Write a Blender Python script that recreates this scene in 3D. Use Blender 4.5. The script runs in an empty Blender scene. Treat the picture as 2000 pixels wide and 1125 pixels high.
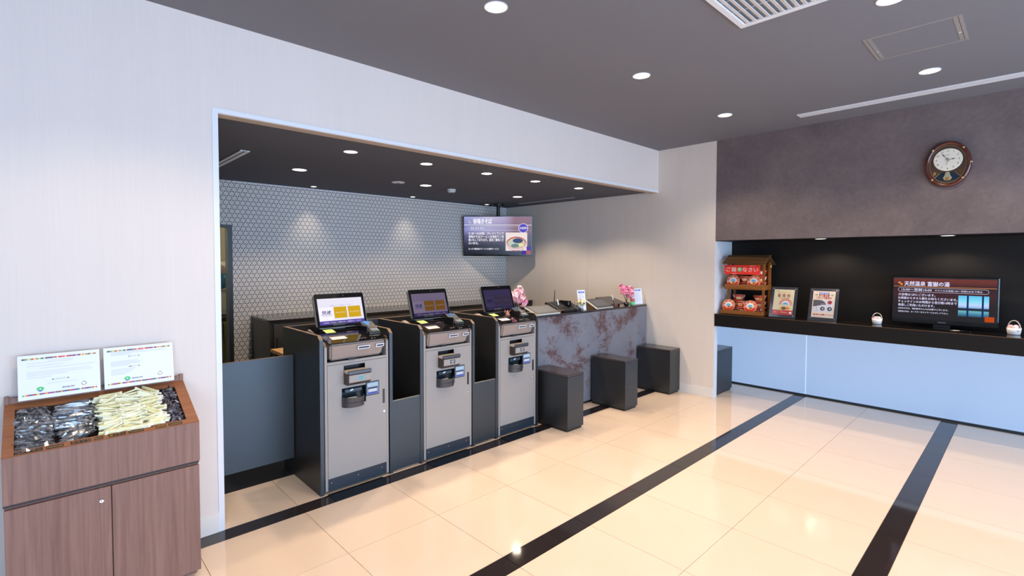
# photograph rebuilt as a scene; constants to tune first
DAY_FRONT, DAY_BACK, EXPO = 620, 25, 0.0
MAIN_P, ALC_P, WASH_P, NICHE_P, LENS_E = 59, 57, 15, 19, 6.0
FROST_E = .58
WALL_COL, END_COL = (221, 210, 204), (220, 209, 199)
TILE0, TILE1 = (230, 204, 179), (237, 213, 192)
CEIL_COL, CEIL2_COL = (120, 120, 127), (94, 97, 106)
LAM_COL, TAUPE_COL = (28, 24, 21), (150, 144, 140)
HANG_C, HANG_RZ, HANG_W, HANG_TILT = (-2.39, 5.10, 1.96), .81, 1.05, 4
import bpy, bmesh, math, random
from mathutils import Vector, Matrix
random.seed(7)
C = bpy.context.scene.collection
SC = bpy.context.scene

# ------------------------------------------------------------------ camera, world, light, exposure
cam = bpy.data.cameras.new('camera')
cam.sensor_width = 36.0
cam.lens = 36.0 * 972.14357 / 2000.0
cam.shift_y = -22.8728 / 2000.0
cam.clip_start = 0.05
cam_ob = bpy.data.objects.new('camera', cam); C.objects.link(cam_ob)
_y, _p, _r = .80856, -.03307, .00211
_fw = Vector((-math.sin(_y)*math.cos(_p), math.cos(_y)*math.cos(_p), math.sin(_p)))
_rt = Vector((math.cos(_y), math.sin(_y), 0)); _up = _rt.cross(_fw)
_rt2 = math.cos(_r)*_rt + math.sin(_r)*_up; _up2 = -math.sin(_r)*_rt + math.cos(_r)*_up
M = Matrix((_rt2, _up2, -_fw)).transposed().to_4x4(); M.translation = (3.264768, 0, 1.6)
cam_ob.matrix_world = M
SC.camera = cam_ob

w = bpy.data.worlds.new('sky'); SC.world = w; w.use_nodes = True
w.node_tree.nodes['Background'].inputs[0].default_value = (.62, .78, 1, 1)
w.node_tree.nodes['Background'].inputs[1].default_value = 0.9

def area(name, loc, size, rot, power, col):
    l = bpy.data.lights.new(name, 'AREA'); l.shape = 'RECTANGLE'; l.size, l.size_y = size
    l.energy = power; l.color = col
    o = bpy.data.objects.new(name, l); C.objects.link(o); o.location = loc; o.rotation_euler = rot
    return o
# daylight through the glazed front (right of the frame) and the glazed entrance behind the camera
area('daylight_front', (6.95, 1.2, 1.35), (10.4, 2.5), (math.radians(90), 0, math.radians(90)), DAY_FRONT, (.52, .73, 1.0))
area('daylight_entrance', (3.4, -5.2, 1.35), (5.6, 2.5), (math.radians(90), 0, math.radians(180)), DAY_BACK, (.80, .90, 1.0))

SC.view_settings.view_transform = 'Standard'
SC.view_settings.look = 'None'
SC.view_settings.exposure = EXPO
SC.view_settings.gamma = 1.0
SC.view_settings.use_curve_mapping = False

# ------------------------------------------------------------------ helpers: colours and materials
def lin(c):
    if isinstance(c, (int, float)): c = (c, c, c)
    out = []
    for v in c[:3]:
        v = v/255.0
        out.append(v/12.92 if v <= .04045 else ((v+.055)/1.055)**2.4)
    return (*out, 1.0)

class NT:
    """tiny node builder"""
    def __init__(s, name):
        s.m = bpy.data.materials.new(name); s.m.use_nodes = True
        s.t = s.m.node_tree; s.b = s.t.nodes['Principled BSDF']; s.out = s.t.nodes['Material Output']
    def n(s, typ, **kw):
        nd = s.t.nodes.new(typ)
        for k, v in kw.items(): setattr(nd, k, v)
        return nd
    def put(s, sock, v):
        if hasattr(v, 'is_output') or isinstance(v, bpy.types.NodeSocket): s.t.links.new(v, sock)
        else: sock.default_value = v
    def math(s, op, a, b=0.0, c=0.0, clamp=False):
        nd = s.n('ShaderNodeMath', operation=op); nd.use_clamp = clamp
        for i, v in enumerate((a, b, c)): s.put(nd.inputs[i], v)
        return nd.outputs[0]
    def mix(s, f, a, b):
        nd = s.n('ShaderNodeMix', data_type='RGBA')
        s.put(nd.inputs['Factor'], f)
        s.put(nd.inputs[6], a); s.put(nd.inputs[7], b)
        return nd.outputs[2]
    def coord(s, scale=(1, 1, 1), loc=(0, 0, 0), kind='Object'):
        tc = s.n('ShaderNodeTexCoord'); mp = s.n('ShaderNodeMapping')
        mp.inputs['Scale'].default_value = scale; mp.inputs['Location'].default_value = loc
        s.t.links.new(tc.outputs[kind], mp.inputs[0]); return mp.outputs[0]
    def noise(s, vec, scale=5, detail=3, rough=.5, dist=0):
        nd = s.n('ShaderNodeTexNoise'); s.put(nd.inputs['Vector'], vec)
        nd.inputs['Scale'].default_value = scale; nd.inputs['Detail'].default_value = detail
        nd.inputs['Roughness'].default_value = rough; nd.inputs['Distortion'].default_value = dist
        return nd.outputs['Fac']
    def ramp(s, f, stops):
        nd = s.n('ShaderNodeValToRGB'); s.put(nd.inputs[0], f)
        e = nd.color_ramp.elements
        while len(e) < len(stops): e.new(.5)
        for el, (p, c) in zip(e, stops): el.position = p; el.color = c
        return nd.outputs[0]
    def bump(s, h, strength=.1, dist=.01):
        nd = s.n('ShaderNodeBump'); nd.inputs['Strength'].default_value = strength; nd.inputs['Distance'].default_value = dist
        s.put(nd.inputs['Height'], h); s.t.links.new(nd.outputs[0], s.b.inputs['Normal'])
    def set(s, **kw):
        names = dict(col='Base Color', rough='Roughness', metal='Metallic', spec='Specular IOR Level', coat='Coat Weight',
                     coat_rough='Coat Roughness', emit='Emission Color', emit_s='Emission Strength', trans='Transmission Weight', alpha='Alpha', ior='IOR')
        for k, v in kw.items(): s.put(s.b.inputs[names[k]], v)
        return s

_mc = {}
def mat(name, col, rough=.5, metal=0, spec=.5, coat=0, emit=None, emit_s=1.0, grain=0.0, gscale=60, trans=0, ior=1.5):
    if name in _mc: return _mc[name]
    k = NT(name); base = lin(col)
    if grain:
        f = k.noise(k.coord(), gscale, 3)
        d = tuple(v*(1-grain) for v in base[:3]) + (1,); l = tuple(min(1, v*(1+grain)) for v in base[:3]) + (1,)
        k.set(col=k.mix(f, d, l)); k.bump(f, .05, .002)
    else:
        k.set(col=base)
    k.set(rough=rough, metal=metal, spec=spec, coat=coat, trans=trans, ior=ior)
    if emit is not None: k.set(emit=lin(emit), emit_s=emit_s)
    _mc[name] = k.m
    return k.m
def ink(col): return mat('ink_%d_%d_%d' % tuple(col), col, .55)
def glow(col, s=1.0):
    nm = 'glow_%d_%d_%d_%d' % (*col, int(s*100))
    return mat(nm, (0, 0, 0), .6, spec=0.1, emit=col, emit_s=s)

# ------------------------------------------------------------------ helpers: geometry
class Fr:
    """a flat frame: origin o, across u, up v, normal n"""
    def __init__(s, o, u, v, n=None):
        s.o = Vector(o); s.u = Vector(u).normalized(); s.v = Vector(v).normalized()
        s.n = Vector(n).normalized() if n is not None else s.u.cross(s.v).normalized()
    def __call__(s, a, b, c=0.0): return s.o + s.u*a + s.v*b + s.n*c
ID = Fr((0, 0, 0), (1, 0, 0), (0, 1, 0))
class MB:
    def __init__(s, fr=None): s.bm = bmesh.new(); s.f = fr or ID
    def V(s, p): return s.bm.verts.new(s.f(*p))
    def face(s, pts):
        vs = [s.V(p) for p in pts]; s.bm.faces.new(vs); return s
    def box(s, x0, x1, y0, y1, z0, z1):
        c = [(x, y, z) for z in (z0, z1) for y in (y0, y1) for x in (x0, x1)]
        v = [s.V(p) for p in c]
        for q in ((0, 2, 3, 1), (4, 5, 7, 6), (0, 1, 5, 4), (2, 6, 7, 3), (0, 4, 6, 2), (1, 3, 7, 5)): s.bm.faces.new([v[i] for i in q])
        return s
    def prism(s, poly, a0, a1, axis='y'):
        """poly of 2-tuples; axis y: (x,z), axis x: (y,z), axis z: (x,y)"""
        def P(p, a): return {'y': (p[0], a, p[1]), 'x': (a, p[0], p[1]), 'z': (p[0], p[1], a)}[axis]
        A = [s.V(P(p, a0)) for p in poly]; B = [s.V(P(p, a1)) for p in poly]
        n = len(poly)
        s.bm.faces.new(A); s.bm.faces.new(B[::-1])
        for i in range(n): s.bm.faces.new([A[i], B[i], B[(i+1) % n], A[(i+1) % n]])
        return s
    def lathe(s, prof, cx=0, cy=0, cz=0, seg=24, axis='z', cap=True):
        rings = []
        for r, h in prof:
            ring = []
            for i in range(seg):
                t = 2*math.pi*i/seg; p, q = r*math.cos(t), r*math.sin(t)
                c = {'z': (cx+p, cy+q, cz+h), 'x': (cx+h, cy+p, cz+q), 'y': (cx+p, cy+h, cz+q)}[axis]
                ring.append(s.V(c))
            rings.append(ring)
        for a, b in zip(rings, rings[1:]):
            for i in range(seg): s.bm.faces.new([a[i], a[(i+1) % seg], b[(i+1) % seg], b[i]])
        if cap:
            s.bm.faces.new(rings[0][::-1]); s.bm.faces.new(rings[-1])
        return s
    def tube(s, pts, r, seg=8, r1=None, closed=False):
        pts = [s.f(*p) for p in pts]; n = len(pts); rings = []
        ref = Vector((0, 0, 1))
        for i, p in enumerate(pts):
            if closed: d = pts[(i+1) % n]-pts[i-1]
            else: d = pts[min(i+1, n-1)]-pts[max(i-1, 0)]
            d.normalize()
            a = d.cross(ref if abs(d.dot(ref)) < .95 else Vector((1, 0, 0))).normalized(); b = d.cross(a)
            rr = r if r1 is None else r+(r1-r)*i/max(1, n-1)
            rings.append([s.bm.verts.new(p+a*rr*math.cos(2*math.pi*j/seg)+b*rr*math.sin(2*math.pi*j/seg)) for j in range(seg)])
        m = n if closed else n-1
        for i in range(m):
            a, b = rings[i], rings[(i+1) % n]
            for j in range(seg): s.bm.faces.new([a[j], a[(j+1) % seg], b[(j+1) % seg], b[j]])
        if not closed: s.bm.faces.new(rings[0][::-1]); s.bm.faces.new(rings[-1])
        return s
    def disc(s, a, b, r, c=0, seg=24, rb=None, a0=0, a1=2*math.pi):
        rb = rb or r
        full = abs(a1-a0) > 6.28
        pts = [(a+r*math.cos(a0+(a1-a0)*i/(seg if full else seg-1)), b+rb*math.sin(a0+(a1-a0)*i/(seg if full else seg-1)), c) for i in range(seg)]
        return s.face(pts)
    def rect(s, a0, a1, b0, b1, c=0):
        return s.face([(a0, b0, c), (a1, b0, c), (a1, b1, c), (a0, b1, c)])
    def build(s, name, m, parent=None, bevel=0, seg=1, smooth=False, label=None, kind=None, fix=True):
        if fix: bmesh.ops.recalc_face_normals(s.bm, faces=s.bm.faces[:])
        if bevel:
            es = [e for e in s.bm.edges if len(e.link_faces) == 2 and e.calc_face_angle() > .5]
            bmesh.ops.bevel(s.bm, geom=es, offset=bevel, segments=seg, affect='EDGES', clamp_overlap=True)
        me = bpy.data.meshes.new(name); s.bm.to_mesh(me); s.bm.free()
        if smooth:
            for p in me.polygons: p.use_smooth = True
        me.materials.append(m)
        return link(name, me, parent, label, kind)
def link(name, me, parent=None, label=None, kind=None):
    o = bpy.data.objects.new(name, me); C.objects.link(o)
    if parent is not None: o.parent = parent
    if label: o['label'] = label
    if kind: o['kind'] = kind
    return o
def tag(o, label, cat, group=None):
    o['label'] = label; o['category'] = cat
    if group: o['group'] = group
    return o
def thing(name, label, cat, loc=(0, 0, 0), rz=0, group=None):
    o = bpy.data.objects.new(name, None); o.empty_display_size = .1; C.objects.link(o)
    o.location = loc; o.rotation_euler = (0, 0, rz)
    return tag(o, label, cat, group)
KIDS = {}
def copy_tree(o, parent=None):
    c = o.copy(); C.objects.link(c)
    if parent is not None: c.parent = parent
    for ch in list(o.children): copy_tree(ch, c)
    return c

def text(s, fr, a, b, size, m, parent, name='lettering', align='LEFT', width=None, bold=0.0, c=.0012, shear=0):
    """flat lettering lying in frame fr; (a,b) = baseline start (or centre)"""
    cu = bpy.data.curves.new('t', 'FONT'); cu.body = s; cu.size = size; cu.resolution_u = 2
    cu.align_x = 'LEFT'; cu.shear = shear
    ob = bpy.data.objects.new('t', cu)
    me = bpy.data.meshes.new_from_object(ob)
    xs = [v.co.x for v in me.vertices]
    if not xs: return None
    x0, x1 = min(xs), max(xs); k = (width/(x1-x0)) if width else 1.0
    W = (x1-x0)*k; off = {'LEFT': 0, 'CENTER': -W/2, 'RIGHT': -W}[align]
    for v in me.vertices: v.co = fr(a+off+(v.co.x-x0)*k, b+v.co.y, c)
    if bold:                                     # heavier strokes: struck three times, each a little further
        q = bmesh.new(); q.from_mesh(me); q2 = q.faces[:]
        for dx, dy in ((bold*size, 0), (0, bold*size), (bold*size, bold*size)):
            d = bmesh.ops.duplicate(q, geom=q2+list({v for f in q2 for v in f.verts})+list({e for f in q2 for e in f.edges}))
            for v in d['geom']:
                if isinstance(v, bmesh.types.BMVert): v.co += fr.u*dx+fr.v*dy+fr.n*.00004
        q.to_mesh(me); q.free()
    bpy.data.objects.remove(ob); bpy.data.curves.remove(cu)
    me.name = name; me.materials.clear(); me.materials.append(m)
    return link(name, me, parent)
# ------------------------------------------------------------------ materials
def m_streak(name, col, amp=.05, sx=90, rough=.6):
    k = NT(name); base = lin(col)
    v = k.coord((sx, sx, 2.2)); f = k.noise(v, 1.0, 3, .6)
    v2 = k.coord((9, 9, .25)); f2 = k.noise(v2, 1.0, 2, .5)
    g = k.math('ADD', k.math('MULTIPLY', f, .6), k.math('MULTIPLY', f2, .4))
    d = tuple(x*(1-amp*2.2) for x in base[:3])+(1,); l = tuple(min(1, x*(1+amp*2.2)) for x in base[:3])+(1,)
    k.set(col=k.mix(g, d, l), rough=rough, spec=.3); k.bump(f, .06, .003)
    return k.m
M_WALL = m_streak('linen_wall_paper', WALL_COL, .028)
M_END = m_streak('beige_wall_paper', END_COL, .032, 70)

def m_cloud():
    k = NT('brown_stucco_paper')
    f = k.noise(k.coord(), 2.2, 6, .62, .3); f2 = k.noise(k.coord(), 38, 3)
    g = k.math('ADD', k.math('MULTIPLY', f, .75), k.math('MULTIPLY', f2, .25))
    k.set(col=k.ramp(g, [(.34, lin((98, 88, 90))), (.5, lin((111, 99, 99))), (.68, lin((124, 111, 110)))]), rough=.7, spec=.25); k.bump(f2, .1, .004)
    return k.m
M_CLOUD = m_cloud()

def m_pattern():
    """grey paper printed with a lattice of short dark bars turning round pale hexagons"""
    k = NT('hexagon_print_paper'); a = .0545
    tc = k.n('ShaderNodeTexCoord'); sp = k.n('ShaderNodeSeparateXYZ'); k.t.links.new(tc.outputs['Object'], sp.inputs[0])
    X = k.math('DIVIDE', sp.outputs[1], a); Y = k.math('DIVIDE', sp.outputs[2], a)
    R3 = math.sqrt(3)
    def wrap(v, per): return k.math('WRAP', v, per/2, -per/2)
    dark = edge = None
    for d, ba in ((0, 120), (60, 0), (120, 60)):
        ox, oy = .5*math.cos(math.radians(d)), .5*math.sin(math.radians(d))
        ca, sa = math.cos(math.radians(ba)), math.sin(math.radians(ba))
        for sx, sy in ((0, 0), (.5, R3/2)):
            u = wrap(k.math('SUBTRACT', X, ox+sx), 1.0); v = wrap(k.math('SUBTRACT', Y, oy+sy), R3)
            p = k.math('ABSOLUTE', k.math('ADD', k.math('MULTIPLY', u, ca), k.math('MULTIPLY', v, sa)))
            q = k.math('ABSOLUTE', k.math('SUBTRACT', k.math('MULTIPLY', v, ca), k.math('MULTIPLY', u, sa)))
            e = k.math('MAXIMUM', k.math('SUBTRACT', p, .275), k.math('SUBTRACT', q, .075))
            dark = e if dark is None else k.math('MINIMUM', dark, e)
    isdark = k.math('LESS_THAN', dark, 0.0)
    isedge = k.math('LESS_THAN', dark, .085)
    hexd = None
    for sx, sy in ((0, 0), (.5, R3/2)):
        u = wrap(k.math('SUBTRACT', X, sx), 1.0); v = wrap(k.math('SUBTRACT', Y, sy), R3)
        h = k.math('SQRT', k.math('ADD', k.math('MULTIPLY', u, u), k.math('MULTIPLY', v, v)))
        hexd = h if hexd is None else k.math('MINIMUM', hexd, h)
    ring = k.math('LESS_THAN', k.math('ABSOLUTE', k.math('SUBTRACT', hexd, .17)), .03)
    c = k.mix(ring, lin((222, 216, 212)), lin((206, 201, 198)))
    c = k.mix(isedge, c, lin((246, 242, 238)))
    c = k.mix(isdark, c, lin((56, 50, 55)))
    k.set(col=c, rough=.55, spec=.35)
    return k.m
M_PATTERN = m_pattern()

def m_tile(name, c0, c1, rough):
    k = NT(name)
    f = k.noise(k.coord(), 4.5, 5, .6, .5)
    oi = k.n('ShaderNodeObjectInfo')
    g = k.math('ADD', k.math('MULTIPLY', f, .7), k.math('MULTIPLY', oi.outputs['Random'], .3))
    k.set(col=k.mix(g, lin(c0), lin(c1)), rough=rough, spec=.55)
    return k.m
M_TILE = m_tile('cream_polished_tile', TILE0, TILE1, .06)
M_STRIPE = m_tile('black_polished_tile', (40, 33, 33), (52, 44, 44), .06)
M_GROUT = mat('grout', (120, 104, 90), .8)
M_CEIL = mat('dark_grey_ceiling_paper', CEIL_COL, .85, spec=.2, grain=.06, gscale=120)
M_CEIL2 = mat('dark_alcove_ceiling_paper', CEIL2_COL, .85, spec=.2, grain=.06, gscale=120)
M_WHITE = mat('white_paint', (222, 224, 230), .4)
M_BASE = mat('pale_baseboard', (226, 220, 214), .45)
M_BLACK = mat('black_laminate', (30, 29, 30), .35, grain=.15, gscale=200)
M_NICHE = mat('niche_black_wall', (21, 18, 17), .5, spec=.25, grain=.1, gscale=300)
M_CARPET = mat('charcoal_carpet', (38, 39, 44), .95, spec=.1, grain=.3, gscale=500)
def m_lam(name, col, amp=.12, rough=.38, spec=.5):
    k = NT(name); base = lin(col)
    f = k.noise(k.coord((60, 60, 3)), 1, 4, .6)
    d = tuple(x*(1-amp) for x in base[:3])+(1,); l = tuple(x*(1+amp) for x in base[:3])+(1,)
    k.set(col=k.mix(f, d, l), rough=rough, spec=spec); k.bump(f, .04, .002)
    k.set(ior=1.55); k.b.inputs['Specular Tint'].default_value = (.72, .86, 1, 1)  # blue daylight sheen put into the specular tint
    return k.m
M_LAM = m_lam('dark_ash_laminate', LAM_COL, .14, .45, 1.0)
M_LAMEDGE = mat('brown_laminate_edge', (120, 92, 66), .5)
M_TAUPE = mat('taupe_textured_metal', TAUPE_COL, .45, spec=.5, grain=.07, gscale=260)
M_TAUPE_D = mat('dark_brown_metal', (62, 50, 45), .4)
M_GLOSSBLK = mat('black_gloss_glass', (10, 9, 9), .06, spec=.6)
M_BLKPL = mat('black_plastic', (20, 20, 22), .35)
M_DARKBLUE = mat('blue_black_steel', (36, 46, 58), .35, spec=.5)
M_SILVER = mat('brushed_silver', (190, 192, 196), .3, metal=1)
M_CHROME = mat('chrome', (230, 230, 232), .12, metal=1)
M_GUN = mat('gunmetal_plastic', (82, 84, 90), .3, metal=.6)
def m_wood(name, c0, c1, axis='z', rough=.45, s=1):
    k = NT(name)
    sc = {'z': (45*s, 45*s, 1.6), 'y': (45*s, 1.6, 45*s), 'x': (1.6, 45*s, 45*s)}[axis]
    f = k.noise(k.coord(sc), 1, 5, .62, .6)
    k.set(col=k.ramp(f, [(.3, lin(c0)), (.7, lin(c1))]), rough=rough, spec=.35); k.bump(f, .05, .002)
    return k.m
M_WOOD = m_wood('purple_brown_wood', (118, 86, 77), (146, 111, 99))
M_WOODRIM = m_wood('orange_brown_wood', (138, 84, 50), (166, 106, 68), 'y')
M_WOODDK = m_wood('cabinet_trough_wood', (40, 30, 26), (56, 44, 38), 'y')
M_BAMBOO = m_wood('stained_pine', (112, 66, 26), (158, 98, 44), 'z', .5)
M_BAMBOOX = m_wood('stained_pine_board', (112, 66, 26), (158, 98, 44), 'x', .5)
M_BARK = m_wood('bark_roof', (58, 36, 16), (112, 76, 38), 'x', .8, .7)

def m_mottle():
    k = NT('mottled_stone_panel')
    v = k.coord((1, 1, 1.25))
    f = k.noise(v, 2.6, 7, .66, .25); g = k.noise(v, 60, 4, .7)
    h = k.math('ADD', k.math('MULTIPLY', f, .78), k.math('MULTIPLY', g, .24))
    p = k.noise(k.coord(), 5, 4)
    grey = k.mix(p, lin((106, 107, 117)), lin((128, 129, 138)))
    rust = k.ramp(h, [(.525, (0, 0, 0, 1)), (.60, (1, 1, 1, 1))])
    c = k.mix(rust, grey, lin((104, 80, 80)))
    blk = k.ramp(k.math('ADD', k.math('MULTIPLY', f, .6), k.math('MULTIPLY', g, .42)), [(.555, (0, 0, 0, 1)), (.63, (1, 1, 1, 1))])
    c = k.mix(blk, c, lin((64, 46, 48)))
    k.set(col=c, rough=.42, spec=.4); k.bump(g, .05, .003)
    return k.m
M_MOTTLE = m_mottle()
M_FROST = mat('frosted_back_lit_glass', (150, 166, 182), .22, spec=.5, emit=(170, 198, 242), emit_s=FROST_E)
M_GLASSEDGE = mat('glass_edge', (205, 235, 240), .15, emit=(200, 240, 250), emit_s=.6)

def m_film(name, t=.6, rough=.12, tint=(.95, .97, 1, 1)):
    k = NT(name)
    tr = k.n('ShaderNodeBsdfTransparent'); tr.inputs[0].default_value = tint
    gl = k.n('ShaderNodeBsdfGlossy'); gl.inputs['Roughness'].default_value = rough
    mx = k.n('ShaderNodeMixShader'); mx.inputs[0].default_value = 1-t
    k.t.links.new(tr.outputs[0], mx.inputs[1]); k.t.links.new(gl.outputs[0], mx.inputs[2]); k.t.links.new(mx.outputs[0], k.out.inputs[0])
    return k.m
M_PANE = m_film('window_glass', .92, .02)
M_FILM = m_film('clear_plastic_wrap', .74, .16)
M_ACRYL = m_film('clear_acrylic', .86, .06)

# ------------------------------------------------------------------ the room
YE = 5.644      # end wall
XA = -2.791     # back wall of the alcove
ZC, ZA = 2.9625, 2.456
XR, YB = 6.6, -5.0
def struct(name, mb, m, parent=None, **kw): return mb.build(name, m, parent, kind='structure' if parent is None else None, **kw)

floor = struct('floor', MB().box(-.5, XR, YB, 6.6, -.06, -.004), M_GROUT)
JY = [1.19496+.59195*n for n in range(-5, 10)]
JY[-1] = 6.5
cols = [(-.5, 0.0, 0), (.1266, .7266, 0), (.7266, 1.3304, 0), (1.4592, 2.061, 0), (2.061, 2.6663, 0), (2.7928, 3.396, 0), (3.396, 3.999, 0),
        (3.999, 4.602, 0), (4.602, 5.205, 0), (5.205, 5.808, 0), (5.808, 6.55, 0), (0, .1266, 1), (1.3304, 1.4592, 1), (2.6663, 2.7928, 1)]
g = .0014
_tile_mesh = {}
for x0, x1, st in cols:
    for y0, y1 in zip(JY, JY[1:]):
        key = (round(x1-x0, 4), round(y1-y0, 4), st); cx, cy = (x0+x1)/2, (y0+y1)/2
        if key not in _tile_mesh:
            hx, hy = (x1-x0)/2-g, (y1-y0)/2-g
            t = MB().box(-hx, hx, -hy, hy, -.008, 0).build('black_tile' if st else 'tile', M_STRIPE if st else M_TILE, floor)
            _tile_mesh[key] = t.data
        else:
            t = link('black_tile' if st else 'tile', _tile_mesh[key], floor)
        t.location = (cx, cy, 0)
MB().box(-.5, XR, YB, JY[0], -.008, 0).build('rear_paving', M_TILE, floor)
MB().box(XA-1.6, -.5, -1.2, 6.6, -.06, -.001).build('carpet', M_CARPET, floor)

ceil = struct('ceiling', MB().box(0, XR, YB, YE, ZC, ZC+.05), M_CEIL)
struct('ceiling_alcove', MB().box(XA, -.09, -1.1, YE, ZA, ZA+.05), M_CEIL2)
struct('wall_left', MB().box(-.09, 0, YB, .745, 0, ZC), M_WALL)
struct('wall_left_header', MB().box(-.09, 0, .745, YE, 2.444, ZC), M_WALL)
# thin white frame round the opening
struct('trim_1', MB().box(-.092, .004, .742, .772, 0, 2.468), M_WHITE)
struct('trim_2', MB().box(-.004, .004, .772, YE, 2.442, 2.468), M_WHITE)
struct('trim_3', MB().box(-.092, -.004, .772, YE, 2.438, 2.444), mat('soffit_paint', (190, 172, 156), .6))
struct('baseboard_left', MB().box(0, .009, YB, .742, 0, .116), M_BASE, bevel=.002)
# alcove back wall with a doorway at its left end
wb = MB(); wb.box(XA-.08, XA, 1.545, YE, 0, ZA+.05); wb.box(XA-.08, XA, .2, 1.545, 1.975, ZA+.05); wb.box(XA-.08, XA, -1.2, .2, 0, ZA+.05)
struct('wall_back', wb, M_PATTERN)
struct('trim_4', MB().box(XA-.001, XA+.004, 1.56, YE, ZA-.012, ZA), M_WHITE)
struct('wall_alcove_side', MB().box(XA, -.09, -1.2, -1.1, 0, ZA+.05), M_END)
fr_ = MB(); fr_.box(XA-.1, XA+.012, 1.505, 1.55, 0, 1.975); fr_.box(XA-.1, XA+.012, .2, 1.505, 1.945, 1.975)
d1 = struct('door_1', fr_, mat('dark_door_frame', (38, 42, 46), .4))
# end wall: wall paper panels, baseboard, white edge
we = struct('wall_end', MB().box(XA-.1, .733, YE+.004, YE+.08, 0, ZC), M_GROUT)
MB().box(XA, -1.0965, YE, YE+.004, 0, ZA).build('panel', M_END, we)
MB().box(-1.0935, .735, YE, YE+.004, 0, ZC).build('panel', M_END, we)
struct('baseboard_end', MB().box(-.14, .735, YE-.009, YE, 0, .112), M_BASE, bevel=.002)
struct('trim_5', MB().box(.733, .738, YE+.005, YE+.084, 0, .845), M_WHITE)
# brown wall over the niche
struct('wall_brown', MB().box(.735, XR, YE, YE+.55, 1.825, ZC+.05), M_CLOUD)
struct('wall_niche', MB().box(.30, XR, 6.092, 6.15, .84, 1.84), M_NICHE)
struct('trim_6', MB().box(.70, .738, YE+.005, 6.092, .84, 1.825), M_WHITE)
struct('ceiling_niche', MB().box(.738, XR, YE+.004, 6.092, 1.819, 1.826), M_NICHE)
# frosted, back-lit glass under the counter
win = struct('window_1', MB().box(-.6, XR, 6.540, 6.556, 0, .018), mat('dark_rail', (52, 60, 66), .4))
for a, b in ((-.6, 1.4325), (1.4395, 3.655), (3.662, 5.48), (5.487, XR)):
    MB().box(a, b, 6.556, 6.566, .006, .95).build('pane', M_FROST, win)
for a in (1.4325, 3.655, 5.48): MB().box(a, a+.007, 6.554, 6.566, .006, .95).build('joint_strip', M_GLASSEDGE, win)
struct('wall_kneehole', MB().box(-.6, XR, 6.566, 6.6, 0, .95), M_WHITE)
struct('wall_kneehole_left', MB().box(.22, .26, YE+.08, 6.54, 0, .84), M_WHITE)
# glazed front on the right and glazed entrance behind the camera (both outside the frame)
def glazing(name, P, L, H=2.62, n=6):
    """P maps (along, depth, z) to world"""
    mbf = MB()
    def bx(a0, a1, z0, z1, t=.04):
        pts = [P(a, d, z) for z in (z0, z1) for d in (-t, t) for a in (a0, a1)]
        v = [mbf.bm.verts.new(p) for p in pts]
        for q in ((0, 2, 3, 1), (4, 5, 7, 6), (0, 1, 5, 4), (2, 6, 7, 3), (0, 4, 6, 2), (1, 3, 7, 5)): mbf.bm.faces.new([v[i] for i in q])
    bx(0, L, 0, .06); bx(0, L, H, ZC)
    for i in range(n+1): bx(i*L/n-.03, i*L/n+.03, .06, H)
    o = struct(name, mbf, mat('dark_window_frame', (60, 60, 64), .4))
    for i in range(n):
        p = MB(); a0, a1 = i*L/n+.03, (i+1)*L/n-.03
        p.bm.faces.new([p.bm.verts.new(P(*q)) for q in ((a0, 0, .06), (a1, 0, .06), (a1, 0, H), (a0, 0, H))])
        p.build('pane', M_PANE, o)
glazing('window_2', lambda a, d, z: Vector((XR+d, -4.2+a, z)), 10.8, n=8)
struct('wall_right', MB().box(XR-.04, XR+.04, YB, -4.23, 0, ZC), M_WALL)
glazing('window_3', lambda a, d, z: Vector((.6+a, YB+d, z)), 5.6, n=4)
struct('wall_rear', MB().box(0, .57, YB-.05, YB, 0, ZC), M_WALL)
struct('wall_rear_right', MB().box(6.23, XR, YB-.05, YB, 0, ZC), M_WALL)
# store room seen through the doorway
struct('wall_store', MB().box(-4.4, -4.35, -1.2, 2.6, 0, 2.5), mat('store_wall', (196, 188, 160), .8))
struct('wall_store_right', MB().box(-4.4, XA-.08, 2.5, 2.6, 0, 2.5), mat('store_wall', (196, 188, 160), .8))
struct('ceiling_store', MB().box(-4.4, XA-.08, -1.2, 2.6, 2.46, 2.5), M_CEIL2)

# ------------------------------------------------------------------ lamps
M_LENS = glow((255, 240, 214), LENS_E)
def downlight(x, y, z, label, group, r=.05, power=30, angle=125, col=(1, .81, .60), blend=.45):
    t = thing('downlight', label, 'downlight', (x, y, z), 0, group)
    MB().lathe([(r+.007, -.003), (r+.007, .001), (r, .001), (r, -.003), (r+.007, -.003)], seg=28, cap=False).build('trim_ring', M_WHITE, t)
    MB().lathe([(.0005, -.0015), (r, -.0015), (r, .0005), (.0005, .0005)], seg=28, cap=True).build('lens', M_LENS, t)
    if power:
        l = bpy.data.lights.new('downlight_beam', 'SPOT'); l.energy = power; l.color = col; l.spot_size = math.radians(angle); l.spot_blend = blend; l.shadow_soft_size = r*.8
        o = bpy.data.objects.new('downlight_beam', l); C.objects.link(o); o.parent = t; o.location = (0, 0, -.012)
    return t
G = 'downlights in the main ceiling'
for x, y, lb in ((1.228, 1.821, 'round white downlight in the main ceiling nearest the camera above the kiosks'),
                 (1.228, 3.263, 'round white downlight in the middle of the main ceiling row near the opening'),
                 (1.228, 4.705, 'round white downlight in the main ceiling closest to the beige end wall'),
                 (2.715, 3.252, 'round white downlight at the very top edge beside the white return grille'),
                 (2.715, 4.67, 'round white downlight between the ceiling hatch and the long slot diffuser')):
    downlight(x, y, ZC, lb, G, .058, MAIN_P)
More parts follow.
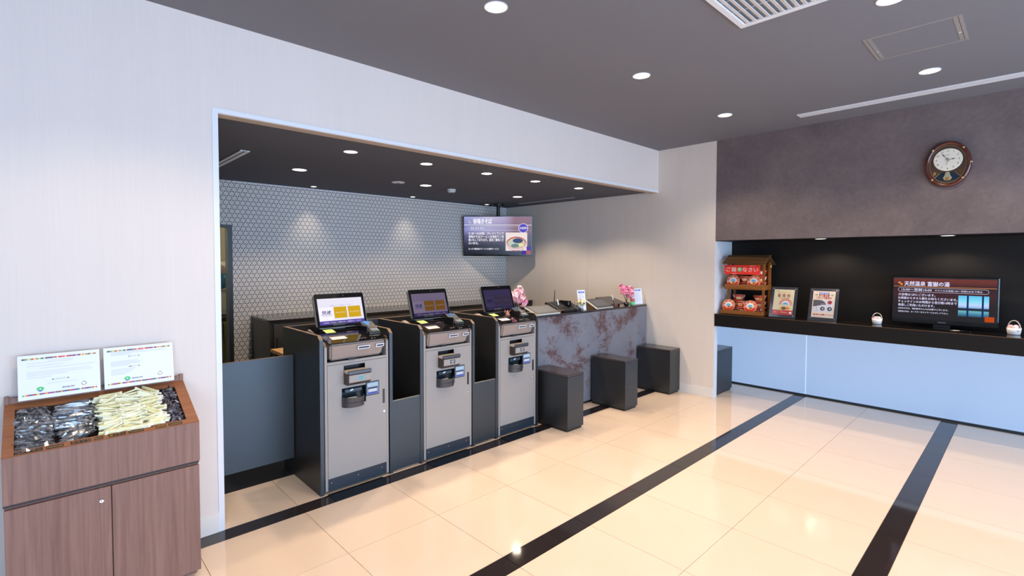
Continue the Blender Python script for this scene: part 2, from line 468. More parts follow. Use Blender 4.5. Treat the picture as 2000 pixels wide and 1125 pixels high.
for x, y in ((1.228, .379), (2.715, 1.81), (2.715, .37), (4.2, 3.25), (4.2, 4.67), (4.2, 1.81), (4.2, .37), (5.6, 3.25), (5.6, 4.67), (5.6, 1.0)):
    downlight(x, y, ZC, 'round downlight of the main ceiling behind or beside the camera', 'downlights outside the view', .058, MAIN_P)
G = 'downlights in the alcove ceiling'
FL = ['first', 'second', 'third', 'fourth', 'fifth']
for i, y in enumerate((1.824, 2.54, 3.251, 3.95, 4.698)):
    downlight(-.508, y, ZA, 'round alcove downlight along the opening, %s from the left' % FL[i], G, .05, ALC_P)
for y, lb in ((1.834, 'alcove downlight deepest left, beside the left slot diffuser'), (3.265, 'alcove downlight between the flat sensor disc and the smoke detector'),
              (4.745, 'alcove downlight beside the alcove hatch near the hanging screen')):
    downlight(-1.6, y, ZA, lb, G, .062, ALC_P)
for i, y in enumerate((2.374, 3.726, 5.059)):
    downlight(-2.60, y, ZA, ('small spotlight over the patterned wall, leftmost one', 'small spotlight over the patterned wall, middle one', 'small spotlight over the patterned wall, above the hanging screen')[i],
              'small spotlights along the patterned wall', .03, WASH_P, 76, (1, .84, .64), 1.0)
for x, lb in ((1.776, 'small niche downlight above the two poster stands'), (2.744, 'small niche downlight above the television on the counter')):
    downlight(x, 5.72, 1.819, lb, 'downlights in the niche', .045, NICHE_P, 150)

# ------------------------------------------------------------------ kiosk booth (side panels, dividers, back panel)
PX, PY, NK = .789, 1.352, 3
booth = thing('kiosk_booth', 'dark ash counter of upright side panels and low boards that holds the three check-in kiosks', 'counter', (0, PY, 0))
prof = [(-.665, 0), (-.01, 0), (-.01, 1.058), (-.046, 1.086), (-.665, 1.086)]
for k in range(NK):
    for y in (0, .522):
        p = MB().prism(prof, k*PX+y, k*PX+y+.025, 'y').build('side_panel', M_LAM, booth)
        b = MB()
        for (x0, z0), (x1, z1) in (((-.0105, 1.0585), (-.0465, 1.0868)), ((-.0465, 1.0868), (-.64, 1.0868))):
            b.face([(x0, k*PX+y+.001, z0), (x0, k*PX+y+.024, z0), (x1, k*PX+y+.024, z1), (x1, k*PX+y+.001, z1)])
        b.build('edge_band', M_LAMEDGE, p)
    if k < 2:
        d = MB().box(-.034, -.014, k*PX+.547, (k+1)*PX, .015, .541).build('divider_board', M_LAM, booth)
        MB().box(-.034, -.0145, k*PX+.548, (k+1)*PX-.001, .541, .5425).build('edge_band', mat('pale_edge', (150, 146, 140), .4), d)
bp = MB().box(-.69, -.665, 0, 2*PX+.547, 0, 1.086).build('back_panel', M_LAM, booth)
MB().box(-.69, -.665, .001, 2*PX+.546, 1.0862, 1.087).build('edge_band', M_LAMEDGE, bp)

# ------------------------------------------------------------------ check-in kiosks
MONI = [(1.0, (238, 234, 250), (216, 170, 20), (92, 76, 168)), (.34, (178, 158, 200), (178, 120, 40), (92, 70, 150)), (.10, (150, 130, 220), (150, 130, 190), (120, 100, 200))]
def make_kiosk(k, label):
    t = thing('check_in_kiosk', label, 'kiosk', (0, PY+k*PX, 0), 0, 'check-in kiosks')
    # body
    side = [(-.55, .02), (-.008, .02), (-.008, 1.006), (-.034, 1.036), (-.55, 1.036)]
    for y in (.032, .493):
        p = MB().prism(side, y, y+.018, 'y').build('side_post', M_TAUPE, t, bevel=.0015)
        b = MB(); b.face([(-.0085, y+.001, 1.0068), (-.0085, y+.017, 1.0068), (-.034, y+.017, 1.0366), (-.034, y+.001, 1.0366)]); b.build('edge_band', M_LAMEDGE, p)
    MB().box(-.03, -.008, .05, .493, .8825, .899).build('crossbar', M_TAUPE, t)
    MB().box(-.55, -.06, .05, .493, .02, .90).build('inner_case', M_BLKPL, t)
    # door with two cut-outs
    dm = MB()
    for y0, y1, z0, z1 in ((.0515, .4915, .104, .587), (.0515, .151, .587, .708), (.331, .4915, .587, .708), (.0515, .4915, .708, .752),
                           (.0515, .166, .752, .866), (.325, .4915, .752, .866), (.0515, .4915, .866, .880)):
        dm.box(-.012, -.007, y0, y1, z0, z1)
    bmesh.ops.remove_doubles(dm.bm, verts=dm.bm.verts[:], dist=1e-5)
    door = dm.build('door', M_TAUPE, t)
    hb = MB(); hb.box(-.008, -.0062, .463, .480, .548, .652); hb.build('handle_recess', M_BLACK, door)
    MB().box(-.0064, -.004, .466, .477, .552, .648).build('handle', M_GLOSSBLK, door)
    MB().lathe([(.009, 0), (.009, .003), (.006, .005)], -.007, .473, .487, 16, 'x').build('lock', M_CHROME if k else M_WHITE, door)
    # banknote drawer
    tr = MB(); tr.prism([(-.03, .735), (.045, .735), (.064, .752), (.064, .812), (-.03, .812)], .166, .336, 'y')
    tr = tr.build('banknote_drawer', M_TAUPE_D, t, bevel=.003)
    MB().box(.053, .068, .166, .338, .812, .836).build('lip', M_GUN, tr, bevel=.003)
    MB().box(.0642, .0656, .172, .334, .757, .806).build('front_plate', M_TAUPE, tr)
    MB().box(-.03, .05, .174, .330, .8125, .829).build('tray_floor', mat('tray_cream', (226, 210, 190), .4), tr)
    MB().box(.0656, .0664, .234, .282, .766, .797).build('notice', glow((150, 205, 222), .8) if k == 0 else mat('dark_notice', (36, 40, 46), .3), tr)
    for i, zz in enumerate((.789, .782, .772)):
        MB(Fr((.0668, .258, zz), (0, 1, 0), (0, 0, 1))).rect(-.016, .016 if i != 2 else .012, -.0018, .0018).build('notice_line', ink((110, 130, 150)) if k == 0 else ink((200, 205, 210)), tr)
    MB().box(-.007, -.005, .338, .360, .770, .797).build('sensor', M_GUN if k else mat('pale_sensor', (170, 178, 190), .4), t)
    MB().box(-.005, -.0042, .343, .351, .775, .790).build('sensor_eye', ink((28, 30, 34)), t)
    # coin return bowl
    MB().box(-.058, -.055, .151, .331, .587, .708).build('coin_recess', mat('coin_recess', (34, 44, 50), .3), t)
    bw = MB()
    n = 18; top, bot = [], []
    for i in range(n+1):
        a = math.pi*i/n; cy = .150+.158*(1-math.cos(a))/2; dx = .074*math.sin(a)**.8
        top.append((-.006+dx, cy, .652-.004*math.sin(a))); bot.append((-.008+dx*.88, cy, .580))
    for i in range(n):
        bw.face([top[i], top[i+1], bot[i+1], bot[i]])
        inn = [(p[0]-.006 if p[0] > .0 else p[0], p[1]+(.004 if p[1] < .229 else -.004), p[2]) for p in (top[i], top[i+1])]
        bw.face([top[i], top[i+1], inn[1], inn[0]])
        ib = [(p[0], p[1], .612) for p in inn]; bw.face([inn[0], inn[1], ib[1], ib[0]])
    bw.face([(p[0], p[1], .614) for p in top]); bw.face(bot[::-1])
    bw.build('coin_bowl', M_GUN, t, smooth=False)
    MB().box(-.055, -.002, .172, .30, .672, .70).build('coin_chute', mat('coin_chute', (46, 60, 70), .25), t, bevel=.004)
    MB(Fr((.002, .205, .672), (0, 1, .2), (.25, 0, 1))).disc(.012, .018, .014, 0, 14, .007).build('guide_arrow', mat('arrow_white', (220, 232, 244), .3), t)
    MB().face([(.0, .172, .6405), (.036, .186, .6405), (.036, .245, .6405), (.0, .25, .6405)]).build('coin_insert', mat('pale_coin_insert', (214, 232, 226), .25), t)
    # guide panel
    gp = MB().box(-.007, -.003, .329, .434, .624, .724).build('guide_panel', M_DARKBLUE, t, bevel=.002)
    F = Fr((-.003, .329, .624), (0, 1, 0), (0, 0, 1))
    MB(F).rect(.008, .098, .008, .093, .001).build('guide_sheet', glow((150, 175, 230), .75), gp)
    for i, (a0, a1, b0, b1, c) in enumerate(((.01, .094, .062, .090, (196, 222, 250)), (.012, .09, .048, .058, (70, 84, 116)), (.02, .085, .026, .046, (232, 236, 250)), (.014, .09, .012, .022, (88, 96, 205)))):
        MB(F).rect(a0, a1, b0, b1, .0016).build('guide_picture', glow(c, .8), gp)
    # kick plate and its screws
    kp = MB().box(-.03, -.012, .030, .512, .018, .101).build('kick_plate', M_DARKBLUE, t)
    for y in (.075, .27, .455): MB().lathe([(.0035, 0), (.0035, .002)], -.012, y, .072, 8, 'x').build('screw', M_CHROME, kp)
    # head: sloping box with a black glass top
    hm = MB()
    P = [(-.022, .078, .908), (-.022, .462, .908), (.012, .066, 1.022), (.012, .478, 1.022), (-.42, .066, .908), (-.42, .478, .908), (-.42, .066, 1.085), (-.42, .478, 1.085)]
    v = [hm.V(p) for p in P]
    for q in ((0, 1, 3, 2), (4, 6, 7, 5), (0, 2, 6, 4), (1, 5, 7, 3), (2, 3, 7, 6), (0, 4, 5, 1)): hm.bm.faces.new([v[i] for i in q])
    head = hm.build('head', mat('taupe_head_metal', (150, 134, 126), .4, spec=.5, grain=.05, gscale=260), t, bevel=.012, seg=3)
    S = Vector((-1, 0, .22)).normalized(); T = Fr((.016, .055, 1.024), (0, 1, 0), S, (.22, 0, 1))   # up the slope
    gm = MB(T).box(0, .434, .0, .37, 0, .008).build('glass_top', M_GLOSSBLK, t, bevel=.003)
    MB().box(-.03, -.004, .20, .245, .899, .909).build('head_catch', M_BLKPL, t)
    # card slots on the front
    FF = Fr((-.022+.0085, .078, .908), (0, 1, 0), (.034, 0, .114))
    for a, wd, b in ((.185, .092, .064), (.325, .064, .064)):
        sl = MB(FF).box(a, a+wd, b, b+.026, -.002, .003).build('card_slot', mat('pale_slot_frame', (205, 212, 222), .3), t, bevel=.001)
        MB(FF).rect(a+.007, a+wd-.007, b+.008, b+.019, .0036).build('slot_mouth', ink((28, 34, 44)), sl)
    # things printed or fitted on the black top
    rs = MB(T).box(.046, .166, .060, .145, .006, .0095).build('receipt_well', mat('receipt_well_rim', (40, 36, 38), .3), t)
    MB(T).face([(.050, .064, .0098), (.160, .064, .0098), (.160, .118, .0098), (.050, .118, .0098)]).build('receipt_well_floor', mat('pale_pink_well', (236, 214, 210), .5), rs)
    MB(T).face([(.050, .118, .0099), (.160, .118, .0099), (.160, .140, .0099), (.050, .140, .0099)]).build('receipt_well_back', mat('dusky_well', (74, 62, 72), .5), rs)
    MB(T).rect(.068, .140, .205, .283, .0086).build('green_sticker', mat('lime_paper', (196, 220, 120), .6), t)
    for a, b, s in ((.21, .19, 'お支払い'), (.24, .035, '領収書'), (.315, .012, '● ▲')):
        text(s, T, a, b, .016, ink((150, 136, 118)), t, c=.0088)
    for i in range(5): MB(T).disc(.235+.012*i, .155-.02*i, .003, .0088, 8).build('indicator_mark', ink((120, 110, 100)), t)
    # monitor on a short stand
    st = MB().box(-.335, -.255, .20, .30, 1.07, 1.135).build('monitor_stand', M_BLKPL, t, bevel=.004)
    tilt = math.atan2(.08, .247)
    B = Fr((-.25, .086, 1.100), (0, 1, 0), (-math.sin(tilt), 0, math.cos(tilt)))
    W, H = .390, .260
    mo = MB(B).box(0, W, 0, H, -.022, 0)
    bmesh.ops.recalc_face_normals(mo.bm, faces=mo.bm.faces[:])
    es = [e for e in mo.bm.edges if abs((e.verts[0].co-e.verts[1].co).normalized().dot(B.n)) > .9]
    bmesh.ops.bevel(mo.bm, geom=es, offset=.016, segments=5, affect='EDGES')
    mon = mo.build('monitor', M_SILVER, t)
    def rrect(mb, a0, a1, b0, b1, r, c):
        pts = []
        for cx, cy, s0 in ((a1-r, b1-r, 0), (a0+r, b1-r, 90), (a0+r, b0+r, 180), (a1-r, b0+r, 270)):
            for j in range(6): pts.append((cx+r*math.cos(math.radians(s0+18*j)), cy+r*math.sin(math.radians(s0+18*j)), c))
        return mb.face(pts)
    rrect(MB(B), .003, W-.003, .004, H-.002, .014, .0008).build('bezel', M_GLOSSBLK, mon)
    MB(B).disc(W*.58, H-.018, .0035, .0014, 10).build('camera_eye', ink((90, 84, 90)), mon)
    s, bg, bt, br = MONI[k]
    a0, a1, b0, b1 = .024, W-.022, .026, H-.038
    sw, sh = a1-a0, b1-b0
    MB(B).rect(a0, a1, b0+.028, b1, .0012).build('screen', glow(bg, s*.98), mon)
    MB(B).rect(a0, a0+sw*.32, b0+.03, b0+sh*.66, .0016).build('logo_field', glow(tuple(min(255, c+12) for c in bg), s), mon)
    MB(B).rect(a0, a1, b0, b0+.028, .0014).build('menu_bar', glow(br, s*.9), mon)
    for i, sx in enumerate((.335, .655)):
        MB(B).rect(a0+sw*sx, a0+sw*(sx+.285), b0+.045, b0+.045+.085, .0016).build('menu_button', glow(bt, s*.95), mon)
        text(('チェックイン', 'チェックアウト')[i], B, a0+sw*(sx+.1425), b0+.082, .013, glow((250, 240, 215), s), mon, 'button_lettering', 'CENTER', sw*.22, .02, .002)
    text('快速', B, a0+sw*.07, b0+.080, .030, glow((60, 50, 150), s*.8), mon, 'logo', 'LEFT', sw*.20, .03, .002, .25)
    MB(B).rect(a0+sw*.04, a0+sw*.30, b0+.0725, b0+.0745, .002).build('logo_rule', glow((60, 50, 150), s*.8), mon)
    text('セルフチェックイン', B, a0+sw*.08, b0+.062, .008, glow((80, 70, 160), s*.8), mon, 'logo_lettering', 'LEFT', sw*.2, .02, .002)
    text('ご希望のメニューを選択してください。', B, a0+sw*.5, b0+.138, .008, glow((130, 120, 190), s*.8), mon, 'message_lettering', 'CENTER', sw*.5, 0, .002)
    text('日本語  |  English  |  简体中文  |  繁體中文  |  한국어', B, a0+sw*.5, b0+.010, .011, glow((226, 220, 250), s*.9), mon, 'menu_lettering', 'CENTER', sw*.84, .02, .002)
    return t
for k, lb in enumerate(('leftmost check-in kiosk, its screen bright white with yellow buttons', 'middle check-in kiosk, its screen dim violet with ochre buttons',
                        'rightmost check-in kiosk beside the reception counter, its screen nearly dark')):
    make_kiosk(k, lb)
    fm = tag(MB().box(-.006, .124, PY+k*PX+.045, PY+k*PX+.455, .0004, .003).build('floor_plate', mat('black_floor_plate', (20, 24, 32), .12, spec=.6), None),
             ('thin black floor plate in front of the leftmost kiosk', 'thin black floor plate in front of the middle kiosk', 'thin black floor plate in front of the rightmost kiosk')[k], 'floor plate', 'black floor plates at the kiosks')
    # card terminal lying on the kiosk top
    ct = thing('card_terminal', 'black card terminal with blue display and number keys on the %s kiosk' % ('leftmost', 'middle', 'rightmost')[k], 'card terminal', (-.075, PY+k*PX+.396, 1.0535), 0, 'card terminals on the kiosks')
    MB().prism([(0, -.006), (0, .014), (-.06, .034), (-.15, .078), (-.16, .022)], 0, .092, 'y').build('body', M_BLKPL, ct, bevel=.004)
    K = Fr((0, -.016, .0145), (0, 1, 0), Vector((-.06, 0, .020)))
    kp = MB(K).box(.04, .105, .006, .06, -.002, .0025).build('keypad', mat('keypad_grey', (90, 96, 98), .35), ct)
    for i in range(3):
        for j in range(3):
            cc = [(120, 104, 140), (150, 120, 120), (60, 170, 110)][i] if j == 0 else (150, 156, 160)
            MB(K).box(.046+i*.02, .060+i*.02, .009+j*.016, .02+j*.016, .002, .006).build('key', mat('key_%d_%d_%d' % cc, cc, .4), kp)
    D = Fr((-.06, -.012, .0345), (0, 1, 0), Vector((-.09, 0, .044)))
    MB(D).box(.008, .106, .0, .098, -.006, .004).build('display_hood', M_BLKPL, ct, bevel=.002)
    MB(D).face([(.018, .086, .0062), (.05, .022, .0062), (.085, .086, .0062), (.05, .096, .0062)]).build('display', glow((110, 165, 225), (.9, .55, .25)[k]), ct)
    MB().box(-.145, -.02, -.010, .0, -.006, .058).build('privacy_shield', M_BLKPL, ct, bevel=.004)

# ------------------------------------------------------------------ reception counter
rc = thing('reception_counter', 'long reception counter with mottled grey and rust front and black top', 'counter', (0, 3.482, 0))
L = 5.63-3.482
MB().box(-.62, -.14, 0, L, .03, 1.015).build('front_panel', M_MOTTLE, rc)
MB().box(-.60, -.155, .01, L-.01, 0, .03).build('toe_kick', M_BLACK, rc)
MB().box(-.70, -.136, 0, L, 1.016, 1.036).build('top', mat('black_counter_top', (44, 38, 38), .14, spec=.6), rc, bevel=.002)

# ------------------------------------------------------------------ box stools
def stool(x, y, rz, label):
    t = thing('box_stool', label, 'stool', (x, y, 0), rz, 'dark box stools')
    MB().box(-.22, .22, -.117, .117, .024, .512).build('body', M_LAM, t)
    MB().box(-.22, .205, -.108, .108, 0, .024).build('plinth', M_BLACK, t)
    MB().box(-.221, .221, -.118, .118, .514, .535).build('seat_top', mat('stool_top', (58, 52, 52), .2, spec=.6), t, bevel=.0015)
    return t
stool(.108, 3.634, 0, 'dark box stool standing nearest the kiosks')
stool(.108, 4.574, 0, 'dark box stool standing in the middle of the reception counter')
stool(.105, 5.512, 0, 'dark box stool standing against the beige end wall')
stool(.60, 5.985, math.pi/2, 'dark box stool tucked under the black counter behind the end wall')

# ------------------------------------------------------------------ half-height staff gate, credenza, staff desk
gt = thing('staff_gate', 'half-height dark swing gate between the white jamb and the leftmost kiosk', 'gate', (-.465, 1.06, 0))
gl = MB().box(-.02, 0, -.288, .284, .14, .90).build('leaf', M_LAM, gt)
MB().box(-.02, 0, -.287, .283, .9002, .9012).build('edge_band', M_LAMEDGE, gl)
for z in (.25, .78): MB().lathe([(.008, 0), (.008, .06)], -.024, .278, z, 10).build('hinge', M_SILVER, gt)
cr = thing('credenza', 'long low black credenza under the patterned wall', 'cabinet', (-2.475, 1.73, 0))
CL = 5.63-1.73
MB().box(-.306, .30, 0, CL, .06, .945).build('carcass', M_BLACK, cr)
MB().box(-.306, .314, -.004, CL, .946, .968).build('top', mat('gloss_black_top', (36, 33, 34), .1, spec=.7), cr, bevel=.002)
MB().box(-.28, .27, .02, CL-.02, 0, .06).build('plinth', M_BLACK, cr)
for i in range(8):
    y0 = .03+i*(CL-.06)/8
    d = MB().box(.301, .316, y0+.004, y0+(CL-.06)/8-.004, .08, .92).build('door', M_LAM, cr, bevel=.002)
    MB().box(.316, .322, y0+.03, y0+.04, .62, .78).build('handle', M_BLKPL, d)
sd = thing('staff_desk', 'brown work desk behind the staff gate, only its corner showing', 'desk', (-1.72, 1.62, 0))
MB().box(-.16, .30, .02, 2.6, .69, .72).build('top', m_wood('desk_top_oak', (176, 130, 84), (196, 150, 102), 'y'), sd)
for x in (-.12, .25):
    for y in (.06, 2.55): MB().box(x-.02, x+.02, y-.02, y+.02, 0, .69).build('leg', M_BLKPL, sd)
# ------------------------------------------------------------------ things on the reception counter
ZT = 1.036
def pad(y, wdt, x0, x1, z1, label, stand):
    t = thing('display_tablet_stand', label, 'display stand', (-.15, y, ZT), 0)
    dx, dz = x1-x0, z1
    ln = math.hypot(dx, dz)
    F = Fr((0, 0, .012), (0, 1, 0), (-dx, 0, dz))
    MB(F).box(0, wdt, 0, ln, -.012, .004).build('white_edge_board', mat('white_board_edge', (226, 224, 214), .4), t)
    b = MB(F).box(.006, wdt-.004, .004, ln-.002, .004, .009).build('dark_pad', mat('dark_grey_leatherette', (66, 65, 68), .5), t)
    MB(F).rect(.03, wdt-.03, .03, ln-.03, .0095).build('inset', mat('grey_inset', (88, 88, 92), .45), b)
    MB().prism([(-.002, 0), (-dx, 0), (-dx, dz-.004), (-.002, .002)], .012, wdt-.012, 'y').build('wedge_base', mat('wedge_wood', (96, 68, 40), .5) if stand else M_BLKPL, t)
    return t
pad(3.61, .35, 0, .18, .066, 'dark sloping tablet pad with white edge at the left end of the reception counter', False)
pad(4.60, .32, 0, .165, .088, 'dark sloping tablet pad on brown wedge in the middle of the reception counter', True)

bx = thing('desk_phone', 'black desk phone with sloping top and tall antenna on the reception counter', 'phone', (-.30, 4.14, ZT))
MB().prism([(.12, 0), (.12, .026), (-.08, .100), (-.12, .100), (-.12, 0)], -.13, .13, 'y').build('base', M_BLKPL, bx, bevel=.004)
hs = MB().box(-.09, .06, .065, .118, .062, .115).build('handset', M_GLOSSBLK, bx, bevel=.01)
F = Fr((.08, -.10, .0415), (0, 1, 0), (-.20, 0, .074))
for i in range(3):
    for j in range(3): MB(F).box(.02+.03*i, .04+.03*i, .03+.03*j, .048+.03*j, 0, .005).build('key', mat('phone_key', (60, 60, 64), .4), bx)
MB().tube([(-.11, .02, .095), (-.115, .035, .225)], .007, 8, .004).build('antenna', M_BLKPL, bx)
MB().tube([(.03, .12, .06), (.06, .135, .085), (.02, .14, .095), (-.02, .135, .07), (.0, .13, .03)], .005, 6).build('cord', M_BLKPL, bx)
tb = thing('terminal_box', 'small black terminal with silver clips beside the desk phone', 'card terminal', (-.24, 4.31, ZT))
MB().prism([(.08, 0), (.08, .03), (-.05, .075), (-.08, .075), (-.08, 0)], -.045, .035, 'y').build('body', M_BLACK, tb, bevel=.003)
MB().tube([(-.02, -.02, .07), (0, -.005, .095), (.02, .015, .062)], .003, 6).build('clip', M_SILVER, tb)
MB().tube([(.02, -.02, .058), (.03, .0, .075), (.045, .02, .05)], .003, 6).build('clip', M_SILVER, tb)
def penstand(x, y, label):
    t = thing('pen_stand', label, 'pen stand', (x, y, ZT))
    MB().box(-.035, .035, -.03, .03, 0, .03).build('base', mat('pen_base_wood', (104, 66, 46), .45), t, bevel=.003)
    p = MB().tube([(0, 0, .03), (-.008, -.012, .085)], .0045, 8).build('pen', M_BLKPL, t)
    MB().tube([(-.008, -.012, .085), (-.018, -.024, .145)], .007, 8, .0055).build('pen_cap', M_WHITE, p)
penstand(-.215, 4.03, 'brown pen stand with white pen beside the desk phone')
penstand(-.215, 5.03, 'brown pen stand with white pen beside the black card tray')
tr = thing('card_tray', 'black sloping card tray on the reception counter behind the second pen', 'tray', (-.33, 5.12, ZT))
MB().prism([(.13, .025), (.13, .035), (-.12, .105), (-.12, .09)], -.15, .15, 'y').build('tray_plate', mat('dark_violet_plate', (48, 34, 42), .25), tr, bevel=.002)
MB().box(-.1, .09, -.06, .06, 0, .045).build('tray_base', M_BLACK, tr)

def card_stand(x, y, h, wd, rz, label, rows):
    t = thing('notice_stand', label, 'sign', (x, y, ZT), rz)
    MB().box(-.03, .035, -wd/2, wd/2, 0, .004).build('foot', M_ACRYL, t)
    F = Fr((.0, -wd/2, .004), (0, 1, 0), (-.16, 0, 1))
    c = MB(F).box(0, wd, 0, h, -.003, 0).build('card', mat('notice_white', (238, 240, 246), .4), t)
    MB(F).rect(.12*wd, .9*wd, h*.84, h*.94, .0008).build('blue_heading', ink((96, 116, 205)), c)
    text('ご案内', F, wd*.5, h*.86, h*.08, ink((230, 234, 250)), c, 'lettering', 'CENTER', wd*.5)
    for i in range(rows):
        b = h*(.76-.62*i/rows)
        MB(F).rect(.12*wd, wd*(.88 if i % 3 else .6), b, b+h*.012, .0008).build('text_line', ink((120, 140, 200)), c)
        if i % 2: MB(F).rect(.2*wd, .28*wd, b+h*.02, b+h*.05, .0008).build('red_mark', ink((205, 110, 120)), c)
    return t
card_stand(-.20, 4.40, .225, .105, -.25, 'narrow white notice card with blue heading in the middle of the reception counter', 9)
card_stand(-.19, 5.50, .20, .17, -.3, 'wide white notice card with blue heading at the far right end of the reception counter', 11)

def blob(mb, c, r, seg=6, rings=4, sq=1):
    prof = [(max(.0004, r*math.sin(math.pi*i/rings)), -r*sq*math.cos(math.pi*i/rings)) for i in range(rings+1)]
    mb.lathe(prof, *c, seg=seg, cap=False)
def blossom(parent, centre, rx, ry, rz_, n, rs, cols, name='flower'):
    rd = random.Random(rs)
    ms = [mat('petal_%d_%d_%d' % c, c, .6) for c in cols]
    protos = []
    for m in ms:
        mb = MB()
        for i in range(5):
            a = 2*math.pi*i/5; ca, sa = math.cos(a), math.sin(a)
            pts = [(0, 0, 0)]+[(ca*r-sa*s, sa*r+ca*s, z) for r, s, z in ((.007, -.006, .003), (.014, -.005, .006), (.0165, 0, .005), (.014, .005, .006), (.007, .006, .003))]
            mb.face(pts)
        me = bpy.data.meshes.new(name); mb.bm.to_mesh(me); mb.bm.free(); me.materials.append(m); protos.append(me)
    for i in range(n):
        u, v, q = rd.gauss(0, 1), rd.gauss(0, 1), rd.gauss(0, 1); l = math.sqrt(u*u+v*v+q*q); k = rd.uniform(.55, 1)**.6
        d = Vector((u/l, v/l, q/l))
        o = link(name, rd.choice(protos), parent)
        o.location = (centre[0]+d.x*rx*k, centre[1]+d.y*ry*k, centre[2]+d.z*rz_*k)
        o.rotation_mode = 'QUATERNION'; o.rotation_quaternion = d.to_track_quat('Z', 'Y')
        s = rd.uniform(.85, 1.25); o.scale = (s, s, s)
f1 = thing('flower_vase', 'pink blossom in a clear glass vase behind the rightmost kiosk screen', 'flowers', (-.42, 3.60, ZT))
MB().lathe([(.020, 0), (.024, .01), (.020, .05), (.025, .085), (.023, .085), (.018, .05), (.018, .008)], seg=16, cap=False).build('glass', M_ACRYL, f1, smooth=True)
for a in range(4): MB().tube([(0, 0, .01), (.005*a-.008, .008*a-.012, .10), (.02*a-.03, .03*a-.045, .20)], .0025, 5).build('stem', mat('stem_brown', (84, 66, 44), .7), f1)
blossom(f1, (0, .01, .19), .06, .075, .085, 95, 3, [(252, 200, 208), (255, 222, 222), (246, 176, 200)])
blossom(f1, (.02, .05, .13), .05, .055, .06, 50, 14, [(252, 196, 210), (255, 216, 220), (246, 170, 200)])
blossom(f1, (0, .03, .25), .03, .035, .04, 22, 15, [(255, 214, 216), (255, 226, 224)])
blossom(f1, (-.01, -.085, .185), .03, .035, .06, 22, 4, [(250, 190, 200), (255, 214, 216)])
f2 = thing('flower_vase', 'pink blossom on dark twigs in a round black pot on the reception counter', 'flowers', (-.19, 5.25, ZT))
MB().lathe([(.018, 0), (.033, .012), (.036, .028), (.026, .044), (.016, .05), (.013, .05)], seg=18).build('pot', M_GLOSSBLK, f2, smooth=True)
for p in ([(0, 0, .045), (-.005, .004, .10), (-.02, .02, .21)], [(0, 0, .045), (-.02, -.02, .12), (-.04, -.05, .22)], [(0, 0, .045), (.0, .04, .12), (-.02, .1, .2)]):
    MB().tube(p, .004, 6, .0025).build('twig', mat('twig_dark', (44, 34, 32), .7), f2)
blossom(f2, (-.03, .01, .19), .05, .075, .06, 80, 5, [(250, 150, 180), (255, 178, 196), (238, 120, 160)])
blossom(f2, (-.02, .10, .165), .05, .06, .08, 70, 6, [(250, 150, 180), (255, 188, 196), (240, 130, 160)])
blossom(f2, (-.04, -.04, .235), .03, .03, .03, 22, 8, [(250, 150, 180), (255, 178, 196)])
g1 = thing('green_pot', 'small light green pot with a red bloom beside the wide notice card', 'plant pot', (-.165, 5.345, ZT))
MB().lathe([(.022, 0), (.030, .02), (.033, .05), (.030, .05), (.026, .045)], seg=16).build('pot', mat('mint_glaze', (110, 196, 140), .3), g1, smooth=True)
blossom(g1, (0, 0, .066), .022, .022, .016, 10, 9, [(214, 96, 90), (226, 130, 110)])
g2 = thing('posy_glass', 'small glass of white and yellow flowers in front of the narrow notice card', 'flowers', (-.165, 4.335, ZT))
MB().lathe([(.020, 0), (.024, .012), (.022, .05), (.026, .062), (.023, .062), (.018, .03)], seg=14, cap=False).build('glass', M_ACRYL, g2, smooth=True)
mbk = MB(); mbk.lathe([(.021, 0), (.023, .022), (.021, .03)], seg=14); mbk.build('dark_pebble_fill', M_BLACK, g2)
blossom(g2, (0, 0, .095), .034, .04, .032, 26, 11, [(244, 226, 170), (250, 240, 220), (232, 190, 120)])
for i in range(5):
    a = i*1.25; MB().face([(0, 0, .06), (.03*math.cos(a), .03*math.sin(a), .10), (.05*math.cos(a+.2), .05*math.sin(a+.2), .085)]).build('leaf', mat('leaf_green', (110, 140, 70), .6), g2)
# small ornaments at the rightmost kiosk
dl = thing('paper_ornament', 'small folded brown paper ornament on the rightmost kiosk', 'ornament', (-.20, 3.25, 1.074))
m = MB()
m.face([(0, -.03, 0), (.03, 0, 0), (0, 0, .05)]); m.face([(.03, 0, 0), (0, .03, 0), (0, 0, .05)]); m.face([(0, .03, 0), (-.03, 0, 0), (0, 0, .05)]); m.face([(-.03, 0, 0), (0, -.03, 0), (0, 0, .05)])
m.build('folded_body', mat('terracotta_paper', (186, 120, 100), .7), dl)
for s in (-1, 1): MB().face([(0, s*.01, .03), (.01, s*.045, .055), (-.01, s*.035, .02)]).build('wing', mat('terracotta_paper', (186, 120, 100), .7), dl)
pe = thing('paper_flower', 'small cream paper flower behind the terminal on the rightmost kiosk', 'ornament', (-.33, 3.42, 1.088))
MB().tube([(0, 0, 0), (0, 0, .035)], .003, 6).build('stem', M_BLACK, pe)
blossom(pe, (0, 0, .04), .024, .03, .016, 12, 13, [(250, 234, 214), (246, 222, 204)])

